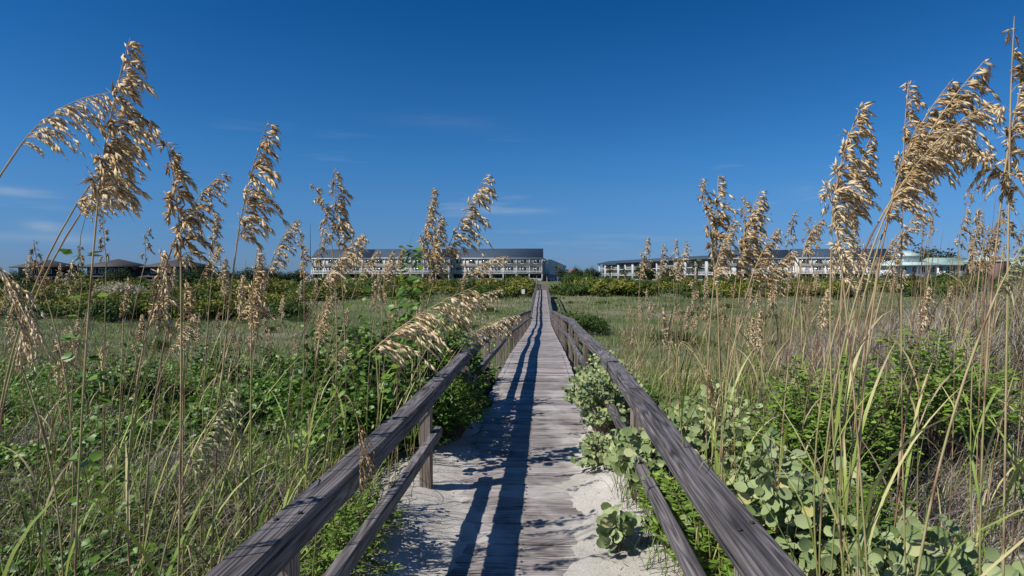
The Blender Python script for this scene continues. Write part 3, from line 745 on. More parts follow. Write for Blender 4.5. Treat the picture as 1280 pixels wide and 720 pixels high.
off = lambda x, y: (np.abs(x - XC) > 1.0 + .12 * np.sin(y * 3) + .38 * (y < 5.5) * (y > 3.9) * (x < 0)) & (np.abs(x + .05 * y) < 1.05 * y + 1.8)
leftside = lambda x, y: off(x, y) & (x < 0)
sandspot = lambda x, y: (((x - 2.75) / .55) ** 2 + ((y - 2.95) / .55) ** 2 < 1) | (((x - 5.7) / 1.2) ** 2 + ((y - 8.3) / .7) ** 2 < 1)
rightside = lambda x, y: off(x, y) & (x > 0) & ~sandspot(x, y)
mb = MB()
grass(mb, 10500, leftside, (-6.5, -.9), (.6, 4.6), (.3, .75), (.005, .012), (.5, .28), segs=6)
grass(mb, 2600, leftside, (-7, -.9), (4.6, 7), (.3, .7), (.005, .011), (.55, .25), segs=6)
grass(mb, 1000, lambda x, y: x - XC > .64 + .1 * np.sin(y * 7), (.5, 1.0), (2.6, 5.6), (.15, .42), (.004, .008), (.6, .2), segs=6)
grass(mb, 3600, leftside, (-14, -.9), (6, 13), (.3, .6), (.006, .012), (.66, .18))
grass(mb, 5600, rightside, (.9, 8), (.6, 6), (.35, .8), (.004, .009), (.5, .24), segs=6)
grass(mb, 11000, rightside, (.9, 16), (5, 14), (.45, .95), (.006, .012), (.42, .26))
grass(mb, 7000, lambda x, y: rightside(x, y) & (x > .5 * y), (4, 17), (6, 14), (.5, 1.0), (.006, .013), (.36, .26))
grass(mb, 6000, lambda x, y: off(x, y), (-14, 14), (10, 20), (.2, .5), (.009, .018), (.68, .2))
tag(mb.build('dune_grass', M_GRASS, None, True), 'tall green and straw grass thick on both sides of the boardwalk', 'grass', kind='stuff')
mb = MB()
grass(mb, 33000, lambda x, y: rightside(x, y) & (x > .42 * y), (.9, 11), (.6, 9), (.3, .75), (.003, .008), (.5, .22), bend=(1.2, 3.2), segs=7)
grass(mb, 12000, leftside, (-6, -.9), (1.2, 7), (.3, .75), (.003, .009), (.5, .32), bend=(1.0, 3.0), segs=6)
grass(mb, 19000, lambda x, y: rightside(x, y) & (x > .38 * y), (3, 17), (6, 13), (.5, 1.1), (.004, .009), (.55, .25), bend=(.1, 1.1), segs=5)
grass(mb, 700, lambda x, y: (np.abs(x - XC) > .8) & (np.abs(x - XC) < 1.5), (-1.7, 1.5), (2.5, 7.5), (.1, .3), (.002, .005), (.5, .25), bend=(1.4, 3.0), segs=5)
tag(mb.build('dead_grass', M_DEAD, None, True), 'matted grey brown dead grass under the living stems', 'dead grass', kind='stuff')
mb = MB()
fld = lambda x, y: (np.abs(x - XC) > 1.0) & (np.abs(x + .05 * y) < 1.1 * y + 2)
for a, b, n, w in ((14, 30, 34000, .02), (30, 55, 30000, .035), (55, 110, 34000, .07), (110, 200, 11000, .12)):
    p = pts_in(n, fld, (-1.2 * b - 2, 1.2 * b + 2), (a, b)); x, y = p[:, 0], p[:, 1]; pat = .5 + .35 * wave(x, y, .16, 5.0) + .3 * wave(x, y, .55, 2.0)
    tt = np.clip(.5 + .5 * (pat - .5) + .35 * (30 - y) / 30 * (y < 30) + rng.normal(0, .13, n), 0, 1)
    blades(mb, np.c_[x, y, ground_z(x, y) - .03], rng.uniform(-PI, PI, n), rng.uniform(.2, .5, n) * np.clip(1 + .9 * wave(x, y, .5, 8.), .35, 2), rng.uniform(.6, 1.3, n) * w, rng.uniform(0, .5, n), rng.uniform(.2, 1.3, n), tt, np.clip(tt - .1, 0, 1), 3)
tag(mb.build('meadow_grass', M_FIELD, None, True), 'soft olive meadow grass over the flat behind the dune', 'meadow', kind='stuff')

# low leafy creeper carpeting the left slope
mb = MB()


def creeper(n, f, xr, yr, hmax, size, T=T_OVATE, tm=.5):
    p = pts_in(n, f, xr, yr); x, y = p[:, 0], p[:, 1]
    hum = np.clip(.5 + .7 * wave(x, y, 1.35, 9.0), 0, 1)
    keep = rng.uniform(0, 1, n) < hum + .12; x, y, hum = x[keep], y[keep], hum[keep]; n = len(x)
    z = ground_z(x, y) + hmax * hum * np.sqrt(rng.uniform(0, 1, n)) + .03
    nrm = np.c_[rng.normal(-.25, .75, n), rng.normal(-.35, .75, n), np.ones(n)]
    sz = rng.uniform(.7, 1.3, n) * size
    leaves(mb, np.c_[x, y, z], rng.normal(0, 1, (n, 3)) * np.array([1, 1, .4]), nrm, sz, sz * .8, np.clip(tm + rng.normal(0, .2, n), 0, 1), T)


creeper(9000, lambda x, y: leftside(x, y), (-6, -.9), (2.2, 4.6), .45, .04, tm=.4)
creeper(60000, lambda x, y: leftside(x, y), (-11, -.9), (4.2, 9), .7, .054, tm=.62)
creeper(24000, lambda x, y: (x - XC > -1.9 + .2 * np.sin(y * 2)) & (x - XC < -.74 + .2 * np.sin(y * 2.6 + 1) * smooth(5, 6, y)) & (np.abs(y - 7.2) < 2.1), (-2.2, -.5), (4.9, 9.6), .85, .055, tm=.42)
creeper(46000, lambda x, y: off(x, y) & (x < 0), (-20, -1), (8, 19), .5, .085, tm=.66)
creeper(12000, lambda x, y: off(x, y) & (x > 0) & (x < .42 * y), (.9, 9), (5.5, 16), .45, .06, tm=.55)
tag(mb.build('creeper_leaves', M_VINE, None), 'bright green leafy creeper carpeting the slope beside the boardwalk', 'creeper', kind='stuff')
# litter of twigs and bits on the sand
mb = MB(); n = 2200
x = XC + np.where(rng.uniform(0, 1, n) < .5, rng.uniform(-1.5, -.5, n), rng.uniform(.4, 1.3, n)); y = rng.uniform(2.8, 7.5, n)
blades(mb, np.c_[x, y, ground_z(x, y) + .006], rng.uniform(-PI, PI, n), rng.uniform(.008, .06, n), rng.uniform(.002, .005, n), np.full(n, 1.5), rng.uniform(-.3, .3, n), rng.uniform(.1, .8, n), rng.uniform(.1, .8, n), 3)
tag(mb.build('plant_litter', M_DEAD, None), 'broken bits of stalk lying on the sand', 'litter', kind='stuff')


# ------------------------------------------------------------------ near shrubs and vines
def shrub(name, label, cat, group, loc, R, H, nbr, nlf, size, ratio, T, mat, seed, tm=.5, up=.8, low=.15, stemr=.004, face=0.0, spreadz=.9):
    r = np.random.default_rng(seed)
    x, y = loc; G = np.array([x, y, float(ground_z(x, y))])
    root = thing(name, label, cat, G, group=group)
    sm, lm = MB(), MB()
    for k in range(nbr):
        a = r.uniform(0, 2 * PI); q = math.sqrt(r.uniform(0.0, 1)); hh = H * (low + (1 - low) * math.sqrt(max(0, 1 - q * q * spreadz)) * r.uniform(.55, 1.08))
        E = np.array([math.cos(a) * q * R[0], math.sin(a) * q * R[1], hh])
        S = np.array([math.cos(a) * q * R[0] * .25, math.sin(a) * q * R[1] * .25, -.04])
        pts = bez(S, np.array([E[0] * .5, E[1] * .5, hh * .75]), E, 9) + np.r_[np.zeros((1, 3)), np.cumsum(r.normal(0, .006, (8, 3)), 0)]
        tube(sm, pts, np.linspace(stemr, stemr * .35, 9), 4)
        n = int(nlf * r.uniform(.7, 1.3)); s = r.uniform(.35, 1.0, n) ** .8 * 8; i0 = np.minimum(s.astype(int), 7); ff = (s - i0)[:, None]
        P = pts[i0] * (1 - ff) + pts[i0 + 1] * ff
        out = np.c_[np.cos(aa := r.uniform(0, 2 * PI, n)), np.sin(aa), r.uniform(-.25, .6, n)]
        P = P + out * size * .35
        nrm = np.c_[r.normal(-.3 - .35 * face, .55, n), r.normal(-.45 - .7 * face, .55, n), np.full(n, up)]
        sz = size * r.uniform(.55, 1.25, n)
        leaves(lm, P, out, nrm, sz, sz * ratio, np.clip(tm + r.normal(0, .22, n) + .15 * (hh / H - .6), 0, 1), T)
    sm.build('branch', M_TWIG, root, True); lm.build('foliage', mat, root)
    return root


def g_at(px, d):
    p = at(px, 600, d); return (float(p[0]), float(p[1]))


CG = 'silver leaved shrubs'
sh = lambda label, loc, R, H, nbr, nlf, size, seed, **k: shrub('silverleaf_shrub', label, 'shrub', CG, loc, R, H, nbr, nlf, size, .86, T_ROUND, M_CROTON, seed, face=1.0, up=.6, **k)
sh('silver leaved shrub pushing through the right handrail on to the boards', (.66, 6.3), (.46, .95), .76, 170, 18, .044, 31)
sh('low silver leaved shrub spilling over sand at the board edge', (.50, 5.1), (.24, .5), .22, 60, 12, .042, 32)
sh('wide silver leaved shrub behind the bend of the right handrail', (1.35, 4.7), (.6, .9), .80, 105, 10, .06, 33)
sh('largest leaved silver shrub beside the bright green one and the near handrail', (1.22, 2.95), (.45, .55), .86, 85, 9, .066, 34)
sh('silver leaved shrub low between the near handrail and the bleached sand', (1.55, 2.5), (.36, .34), .66, 90, 10, .066, 35)
sh('little silver leaved seedling alone on the sand by the right posts', (.44, 3.45), (.11, .12), .24, 12, 8, .066, 36)
sh('silver leaved sprays poking under the right handrail between two posts', (.68, 4.2), (.2, .5), .60, 52, 10, .062, 37)
GG = 'bright green shrubs'
gs = lambda label, loc, R, H, nbr, nlf, size, seed, **k: shrub('green_shrub', label, 'shrub', GG, loc, R, H, nbr, nlf, size, .28, T_OVATE, M_SHRUB, seed, **k)
gs('bright green fine leaved shrub behind the silver one', (1.95, 4.3), (.6, .5), 1.05, 150, 36, .06, 41)
gs('taller bright green shrub among dry stalks right of the fine leaved one', (2.9, 4.6), (.75, .5), 1.0, 150, 36, .06, 42)
gs('narrow green weed growing up through the right lower rail', (.70, 3.55), (.12, .5), .42, 60, 22, .05, 49)
gs('dark green shrub filling the shade under the near right handrail', (.88, 3.1), (.26, .9), .52, 150, 26, .05, 43, tm=.4)
gs('green shrub at the foot of the largest leaved silver shrub', (1.55, 3.1), (.5, .6), .62, 120, 30, .05, 44, tm=.38)
gs('small green shrub in the dead grass at the right edge', (5.0, 5.6), (.5, .5), .95, 60, 30, .06, 45)
gs('green weed sprawling under the near left handrail', (-1.02, 3.1), (.28, .6), .35, 80, 24, .045, 46, tm=.45)
gs('leafy green shrub spilling past the end of the lower left rail', (-.92, 6.0), (.36, .9), .62, 160, 28, .06, 47, tm=.35)
gs('leafy green shrub against the left posts where the boards leave the sand', (-1.1, 8.2), (.34, 1.0), .7, 150, 28, .065, 48, tm=.4)


for px_, d_, h_, R_, lab_ in ((560, 7.4, 1.3, .5, 'leafy green bush under the pale sea oats beside the left handrail'), (515, 6.6, 1.5, .6, 'tall leafy bush at the foot of the climbing vines'), (470, 5.8, 1.3, .55, 'leafy bush behind the large bowed sea oat'),
                              (420, 6.4, 1.4, .6, 'leafy bush among stems of the thick cream sea oat'), (360, 7.5, .95, .7, 'broad leafy bush in the grass left of the cream sea oat'), (604, 9.6, .9, .5, 'leafy bush by the far posts of the left handrail'), (270, 9.5, 1.3, .7, 'leafy bush among the reeds straight below the dark brown plume'), (150, 8.5, 1.1, .7, 'leafy bush in the reeds below the tallest plume'), (340, 10.5, 1.3, .7, 'farther leafy bush below the nodding sea oat'), (300, 6.0, .7, .6, 'low leafy bush under the tall slim sea oat')):
    x_, y_ = g_at(px_, d_); x_ = min(x_, XC - RX - .25)
    shrub('leafy_bush', lab_, 'bush', 'leafy bushes left of the boardwalk', (x_, y_), (R_, R_), h_, 80, 19, .068, .7, T_OVATE, M_VINE, int(px_), tm=.5)


def vine(px, ytop, ybot, d, label, seed, size=.055, n=46):
    r = np.random.default_rng(seed); A = at(px, ytop, d); x, y = keep_off_walk(A[0] - .05, A[1]), A[1]
    G = np.array([x, y, float(ground_z(x, y))]); root = thing('climbing_vine', label, 'vine', G)
    pts = bez(np.zeros(3), np.array([r.uniform(-.06, .06), 0, (A - G)[2] * .5]), A - G, 30) + np.c_[.012 * np.sin(np.arange(30) * 1.3), .012 * np.cos(np.arange(30) * 1.3), np.zeros(30)]
    sm, lm = MB(), MB(); tube(sm, pts, np.linspace(.003, .0012, 30), 4, .8); sm.build('stem', M_STEM, root, True)
    i0 = (r.uniform(.25, 1, n) ** .7 * 28).astype(int)
    out = np.c_[np.cos(aa := r.uniform(0, 2 * PI, n)), np.sin(aa), r.uniform(-.4, .3, n)]
    sz = size * r.uniform(.6, 1.2, n)
    leaves(lm, pts[i0] + out * size * .5, out, np.c_[r.normal(-.4, .4, n), r.normal(-.5, .4, n), np.full(n, .7)], sz, sz * .8, np.clip(.6 + r.normal(0, .15, n), 0, 1), T_OVATE)
    lm.build('foliage', M_VINE, root)


vine(104, 268, 420, 1.9, 'broad leaved vine twining up a stem under the tallest plume', 51, .040, 90)
vine(448, 322, 420, 3.4, 'thin vine climbing beside the thick cream sea oat', 52, .05, 50)
vine(516, 290, 420, 4.9, 'leafy vine climbing the stems of the tall pair before the building', 53, .085, 80)
vine(505, 330, 430, 4.7, 'short leafy vine left of the climbing vine on the tall pair', 54, .08, 60)

# ------------------------------------------------------------------ shrubs of the flat, trees, palms


def mound(mat, R, H, n, size, seed, tint=.55):
    r = np.random.default_rng(seed); mb = MB(); nc = 26
    a = r.uniform(0, 2 * PI, nc); q = np.sqrt(r.uniform(0, 1, nc)); cz = np.sqrt(np.maximum(0, 1 - q * q * .9)) * r.uniform(.55, 1, nc)
    C = np.c_[np.cos(a) * q * R, np.sin(a) * q * R, cz * H * .85]
    k = r.integers(nc, size=n); P = C[k] + r.normal(0, 1, (n, 3)) * np.array([R * .15, R * .15, H * .13]); P[:, 2] = np.maximum(P[:, 2], .02)
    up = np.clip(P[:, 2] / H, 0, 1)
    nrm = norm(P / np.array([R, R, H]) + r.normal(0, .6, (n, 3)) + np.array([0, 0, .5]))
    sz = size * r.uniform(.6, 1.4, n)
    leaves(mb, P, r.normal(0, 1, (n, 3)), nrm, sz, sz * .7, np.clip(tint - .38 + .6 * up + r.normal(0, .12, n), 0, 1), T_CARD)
    # twiggy inside so that the mound is not hollow
    for j in range(10):
        tube(mb, np.array([[0, 0, -.1], C[j] * .5, C[j]]), [.05 * R / 2, .03 * R / 2, .01], 4, .05)
    return mb


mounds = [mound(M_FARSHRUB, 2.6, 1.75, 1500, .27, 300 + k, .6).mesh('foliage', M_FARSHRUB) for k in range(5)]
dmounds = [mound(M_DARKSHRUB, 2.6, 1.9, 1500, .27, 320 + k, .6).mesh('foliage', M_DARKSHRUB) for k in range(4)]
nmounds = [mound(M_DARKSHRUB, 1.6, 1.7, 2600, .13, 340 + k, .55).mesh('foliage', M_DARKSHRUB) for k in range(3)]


def bush(me, x, y, s, label, group=None, sz=None, rz=None):
    o = link('shrub', me); o.location = (x, y, float(ground_z(x, y)) - .05); o.rotation_euler = (0, 0, rng.uniform(0, 6.28) if rz is None else rz)
    o.scale = (s, s, sz if sz else s); return tag(o, label, 'shrub', group)


r = np.random.default_rng(77)
c = 0
while c < 240:                                       # the yellow green belt across the back of the meadow
    px = r.uniform(-20, 1300); d = r.uniform(90, 135) if c < 160 else r.uniform(135, 170)
    p = at(px, 360, d)
    if abs(p[0] - XC) < 3.4: continue
    dark = r.uniform() < .34 + .4 * (d > 140)
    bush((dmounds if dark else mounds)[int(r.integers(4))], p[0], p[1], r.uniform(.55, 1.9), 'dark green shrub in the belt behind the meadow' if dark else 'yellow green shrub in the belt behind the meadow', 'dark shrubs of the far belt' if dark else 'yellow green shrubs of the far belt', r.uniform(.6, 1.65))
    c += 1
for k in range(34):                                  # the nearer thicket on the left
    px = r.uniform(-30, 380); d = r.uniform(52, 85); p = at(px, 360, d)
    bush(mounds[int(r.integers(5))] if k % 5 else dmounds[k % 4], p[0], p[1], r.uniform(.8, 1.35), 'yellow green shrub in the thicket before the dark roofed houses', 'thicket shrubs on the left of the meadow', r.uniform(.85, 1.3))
for px, d, s, lab in ((657, 42, 1.0, 'dark spiky shrub against the left side of the far boardwalk'), (648, 46, .8, 'smaller dark shrub left of the far boardwalk'),
                      (722, 43, 1.25, 'dark rounded shrub on the meadow right of the far boardwalk'), (706, 47, .9, 'dark shrub touching the right rail of the far boardwalk'), (737, 46, .8, 'low dark shrub behind the rounded one'),
                      (842, 34, .8, 'brown green shrub in the meadow behind the dry sea oats')):
    p = at(px, 380, d); bush(nmounds[int(px) % 3], p[0], p[1], s, lab, sz=s * (.8 if px != 842 else .7))
r = np.random.default_rng(78)
for k in range(46):
    d = r.uniform(24, 88); p = at(r.uniform(0, 1280), 380, d)
    if abs(p[0] - XC) < 2.6: continue
    bush(nmounds[k % 3], p[0], p[1], r.uniform(.3, .75), 'small dark shrub scattered over the meadow', 'small shrubs of the meadow', r.uniform(.2, .5))
pale = mound(M_PALE, 2.2, 1.9, 1100, .3, 360, .7).mesh('foliage', M_PALE)
for px, d, lab in ((590, 150, 'pale straw shrub in front of the grey building'), (160, 92, 'pale plumed grass clump before the dark roofed houses'), (148, 95, 'second pale grass clump left of the plumed one')):
    p = at(px, 360, d); o = bush(pale, p[0], p[1], 1.35, lab, sz=1.2)


def tree_meshes(seed, H=6.0, R=2.7, n=2600, size=.36):
    r = np.random.default_rng(seed); tm_, cm_ = MB(), MB()
    pts = np.c_[np.cumsum(r.normal(0, .08, 7)), np.cumsum(r.normal(0, .08, 7)), np.linspace(-.2, H * .62, 7)]
    tube(tm_, pts, np.linspace(.2, .09, 7), 7)
    nc = 30; a = r.uniform(0, 2 * PI, nc); q = np.sqrt(r.uniform(0, 1, nc)); cz = r.uniform(-1, 1, nc) * np.sqrt(np.maximum(0, 1 - q * q))
    C = np.c_[np.cos(a) * q * R, np.sin(a) * q * R, H * .52 + cz * H * .46]
    for j in range(9): tube(tm_, np.array([pts[3 + j % 3], (pts[4] + C[j]) / 2 + [0, 0, -.1], C[j]]), [.07, .05, .02], 5)
    k = r.integers(nc, size=n); P = C[k] + r.normal(0, 1, (n, 3)) * R * .2; P[:, 2] = np.maximum(P[:, 2], .1)
    nrm = norm((P - np.array([0, 0, H * .6])) / R + r.normal(0, .6, (n, 3)) + np.array([0, 0, .4])); sz = size * r.uniform(.6, 1.4, n)
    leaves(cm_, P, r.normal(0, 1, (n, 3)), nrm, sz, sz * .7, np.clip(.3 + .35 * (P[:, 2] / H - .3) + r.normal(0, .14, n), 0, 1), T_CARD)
    return tm_.mesh('trunk', M_BARK, True), cm_.mesh('crown', M_TREE)


TREES = [tree_meshes(400 + k) for k in range(4)]


def tree(px, d, h, label, group=None, wide=1.0):
    p = at(px, 350, d); k = int(px) % 4
    o = thing('tree', label, 'tree', (p[0], p[1], float(ground_z(p[0], p[1]))), rng.uniform(0, 6), group); s = h / 6.0; o.scale = (s * wide, s * wide, s)
    link('trunk', TREES[k][0], o); link('crown', TREES[k][1], o)


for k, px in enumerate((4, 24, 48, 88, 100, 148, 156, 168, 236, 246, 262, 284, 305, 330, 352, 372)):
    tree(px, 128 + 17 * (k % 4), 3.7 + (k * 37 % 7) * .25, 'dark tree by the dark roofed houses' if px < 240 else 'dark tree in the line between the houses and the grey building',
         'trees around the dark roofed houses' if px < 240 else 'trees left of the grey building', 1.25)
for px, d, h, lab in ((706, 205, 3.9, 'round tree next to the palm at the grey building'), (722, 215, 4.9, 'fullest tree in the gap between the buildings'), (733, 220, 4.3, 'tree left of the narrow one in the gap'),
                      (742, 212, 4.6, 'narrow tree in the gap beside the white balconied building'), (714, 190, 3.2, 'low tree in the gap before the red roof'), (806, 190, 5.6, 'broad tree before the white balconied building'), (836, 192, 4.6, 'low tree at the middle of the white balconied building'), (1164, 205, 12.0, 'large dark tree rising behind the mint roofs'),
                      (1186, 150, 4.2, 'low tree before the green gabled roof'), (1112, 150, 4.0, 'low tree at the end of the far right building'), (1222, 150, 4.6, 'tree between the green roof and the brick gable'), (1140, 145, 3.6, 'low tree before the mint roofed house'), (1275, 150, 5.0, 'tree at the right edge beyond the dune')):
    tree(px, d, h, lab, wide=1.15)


def palm_meshes(seed):
    r = np.random.default_rng(seed); tm_, cm_ = MB(), MB()
    pts = np.c_[np.linspace(0, .25, 8), np.zeros(8), np.linspace(-.2, 4.2, 8)]; tube(tm_, pts, np.linspace(.22, .16, 8) * (1 + .12 * (np.arange(8) % 2)), 8)
    for k in range(30):
        a = r.uniform(0, 2 * PI); e = r.uniform(-.9, 1.2); dr = np.array([math.cos(a) * math.cos(e), math.sin(a) * math.cos(e), math.sin(e)])
        st_ = np.array([.25, 0, 4.2]) + dr * .1; end = st_ + dr * r.uniform(.7, 1.0) + np.array([0, 0, -.1])
        tube(cm_, np.array([st_, (st_ + end) / 2 + [0, 0, .05], end]), .02, 4, .4)
        n = 11; fa = np.linspace(-1.15, 1.15, n); side = norm(np.cross(dr, [0, 0, 1.0])); 
        U = dr[None] * np.cos(fa)[:, None] + side[None] * np.sin(fa)[:, None] + np.array([0, 0, -.25])
        leaves(cm_, np.repeat(end[None], n, 0), U, np.repeat(np.cross(dr, side)[None], n, 0) + r.normal(0, .25, (n, 3)), .85, .16, np.clip((.2 if e < -.3 else .6) + r.normal(0, .15, n), 0, 1), T_OVATE)
    return tm_.mesh('trunk', M_BARK, True), cm_.mesh('crown', M_PALM)


PALMS = [palm_meshes(500 + k) for k in range(3)]
for k, (px, top, d, lab) in enumerate(((697, 333, 185, 'palm in front of the right end of the grey building'), (763, 331, 200, 'palm at the far end of the white balconied building'), (782, 337, 190, 'shorter palm right of the one at the far end'),
                                       (871, 324, 190, 'tallest palm, between the white balconied and grey right buildings'), (893, 329, 190, 'palm right of the tallest one'), (592, 337, 180, 'small palm before the grey building facade'), (709, 337, 260, 'distant palm in the gap between the buildings'), (848, 342, 185, 'low palm left of the tallest one'))):
    p = at(px, top, d); z = float(ground_z(p[0], p[1])); s = (p[2] - z) / 5.3
    o = thing('palm_tree', lab, 'palm tree', (p[0], p[1], z), rng.uniform(0, 6)); w = max(.75, s); o.scale = (w, w, s)
    link('trunk', PALMS[k % 3][0], o); link('crown', PALMS[k % 3][1], o)

# ------------------------------------------------------------------ buildings
M_SIDING = plain('grey_siding', (.64, .57, .50), fine=2.2, var=.10, nscale=.6)
M_SHAKE = plain('roof_shingle', (.047, .072, .104), nscale=2.5, var=.3, rough=.8)
M_WHITE = plain('white_trim', (.74, .74, .72), var=.07)
M_PILLAR = plain('grey_white_render', (.50, .50, .485), var=.08)
M_CONC = plain('pale_stucco', (.50, .485, .455), var=.1)
M_GLASS = plain('window_glass', (.035, .06, .075), rough=.08, spec=.9, var=.4, nscale=.4)
M_DARK = plain('recess_shade_and_dark_parts', (.045, .043, .042), var=.3)  # near black paints in the ground floor recess shade; mast and tower share it
M_DOOR = plain('door_white', (.62, .66, .68), var=.1)
M_BROWN = plain('brown_siding', (.06, .045, .036), fine=2.0, var=.2)
M_BROOF = plain('brown_roof', (.065, .058, .056), nscale=2.5, var=.3)
M_MINT = plain('mint_roof', (.50, .62, .58), rough=.4, var=.08)
M_GREEN = plain('green_roof', (.31, .44, .37), rough=.4, var=.08)
M_RED = plain('red_roof', (.42, .08, .06), var=.2)
M_BRICKISH = plain('red_brick', (.27, .17, .14), var=.2, nscale=4)


def boxm(name, mat, parent, *boxes):
    m = MB()
    for c, s in boxes: m.box(c, s)
    return m.build(name, mat, parent)


_cache = {}


def shared(key, fn):
    if key not in _cache: _cache[key] = fn()
    return _cache[key]


def bm_(*boxes):
    m = MB()
    for c, s in boxes: m.box(c, s)
    return m


def window(parent, x, yf, z, w, h):
    fr = shared(('f', w, h), lambda: bm_(((0, 0, h / 2 + .05), (w + .2, .12, .1)), ((0, 0, -h / 2 - .05), (w + .2, .12, .1)), ((-w / 2 - .05, 0, 0), (.1, .12, h)), ((w / 2 + .05, 0, 0), (.1, .12, h)), ((0, 0, 0), (.07, .1, h))).mesh('window', M_WHITE))
    pa = shared(('p', w, h), lambda: bm_(((0, 0, 0), (w, .04, h))).mesh('pane', M_GLASS))
    o = link('window', fr, parent); o.location = (x, yf, z); p = link('pane', pa, o); p.location = (0, -.005, 0)


def sliding(parent, x, yf, z, w, h, pale):
    fr = shared(('sf', w, h), lambda: bm_(((0, 0, h / 2 + .05), (w + .2, .12, .1)), ((-w / 2 - .05, 0, 0), (.1, .12, h)), ((w / 2 + .05, 0, 0), (.1, .12, h)), ((0, 0, 0), (.09, .1, h))).mesh('sliding_door', M_WHITE))
    pa = shared(('sp', w, h, pale), lambda: bm_(((0, 0, 0), (w, .04, h))).mesh('pane', M_DOOR if pale else M_GLASS))
    o = link('sliding_door', fr, parent); o.location = (x, yf, z); p = link('pane', pa, o); p.location = (0, -.005, 0)


def condo(root, x0, nb, bay, yo, ridge, eave, depth=11.0, seed=0, style='grey', ground=-.6, rmat=None):
    """one block of the terraces: three storeys, recessed ground floor, balcony row; front faces local -y"""
    r = random.Random(seed); w = nb * bay; x1 = x0 + w; f2, f3 = 2.75, 5.35
    wall = M_SIDING if style == 'grey' else M_CONC
    # walls: upper front, sides, back, recessed lower front
    boxm('wall', wall, root, (((x0 + x1) / 2, yo + .1, (f3 + eave) / 2 - .1), (w, .2, eave - f3 + .2)), (((x0 + x1) / 2, yo + .32, (f2 + f3) / 2 - .102), (w - .4, .2, f3 - f2 - .004)),
         ((x0 + .1, yo + depth / 2 + .2, (eave + ground) / 2), (.2, depth - .01, eave - ground - .01)), ((x1 - .1, yo + depth / 2 + .2, (eave + ground) / 2), (.2, depth - .01, eave - ground - .01)), (((x0 + x1) / 2, yo + depth + .4, (eave + ground) / 2), (w, .2, eave - ground - .01)))
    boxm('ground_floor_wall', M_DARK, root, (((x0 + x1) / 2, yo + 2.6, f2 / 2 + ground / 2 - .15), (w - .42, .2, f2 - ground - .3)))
    boxm('floor_slab', M_CONC, root, (((x0 + x1) / 2, yo + .42, f2 - .12), (w - .44, 4.2, .22)), (((x0 + x1) / 2, yo + .75, f3 - .21), (w - .44, 1.0, .2)))
    m = MB(); ov = .28; ym = yo + depth / 2; t = .25
    v = np.array([[x0 - .3, yo - ov, eave], [x1 + .3, yo - ov, eave], [x1 + .3, ym, ridge], [x0 - .3, ym, ridge], [x0 - .3, yo + depth + ov, eave], [x1 + .3, yo + depth + ov, eave]])
    v = np.r_[v, v + [0, 0, t]]
    m.add(v, [[6, 7, 8, 9], [9, 8, 11, 10], [1, 0, 3, 2], [2, 3, 4, 5], [0, 1, 7, 6], [5, 4, 10, 11], [1, 2, 8, 7], [2, 5, 11, 8], [3, 0, 6, 9], [4, 3, 9, 10]])
    rf = m.build('roof', rmat or M_SHAKE, root)
    boxm('fascia', M_WHITE, rf, (((x0 + x1) / 2, yo - ov - .04, eave + .05), (w + .6, .06, .26)))
    gm = MB()
    for xx in (x0 + .1, x1 - .1): gm.add([[xx, yo + .2, eave - .01], [xx, yo + depth, eave - .01], [xx, ym, ridge - .02]], tris=[[0, 1, 2]])
    gm.build('gable', wall, root)
    for k in range(nb + 1):
        fins = MB(); colm = MB()
        xx = x0 + k * bay; xx = min(max(xx, x0 + .12), x1 - .12)
        colm.box((xx, yo - 1.55, (f2 + ground) / 2 - .13), (.24, .24, f2 - ground - .24)); colm.box((xx, yo - .12, (f3 + eave) / 2), (.16, .16, eave - f3))
        xf = min(xx, x1 - .3)
        fins.add([[xf, yo - 1.4, f2], [xf, yo - .01, f2], [xf, yo - .01, f3 - .05], [xf, yo - .35, f3 - .05], [xf + .16, yo - 1.4, f2], [xf + .16, yo - .01, f2], [xf + .16, yo - .01, f3 - .05], [xf + .16, yo - .35, f3 - .05]],
                 [[3, 2, 1, 0], [4, 5, 6, 7], [0, 4, 7, 3], [2, 3, 7, 6]])
        colm.build('column', M_WHITE, root); fins.build('party_fin', wall, root)
    rail = MB(); rail.box(((x0 + x1) / 2, yo - 1.62, f2 + 1.0), (w - .3, .09, .12)); rail.box(((x0 + x1) / 2, yo - 1.62, f2 + .12), (w - .3, .09, .1))
    for xx in np.arange(x0 + .2, x1 - .1, .28): rail.box((xx, yo - 1.62, f2 + .55), (.11, .05, .78))
    rail.build('balcony_railing', M_WHITE, root)
    low = MB()
    for k in range(nb):
        if r.random() < .72:
            low.box((x0 + (k + .5) * bay, yo - 2.0, .95), (bay - .5, .08, .1))
            for xx in np.arange(x0 + k * bay + .3, x0 + (k + 1) * bay - .2, .3): low.box((xx, yo - 2.0, .15), (.16, .06, 1.5))
        cx = x0 + (k + .55) * bay
        window(root, cx, yo - .03, (f3 + eave) / 2 + .25, 2.2, 1.35)
        sliding(root, cx, yo + .19, f2 + 1.15, 2.2, 2.1, r.random() < .35)
        sliding(root, cx, yo + 2.47, .95, 2.4, 2.1, r.random() < .12)
    low.build('patio_fence', M_WHITE, root)


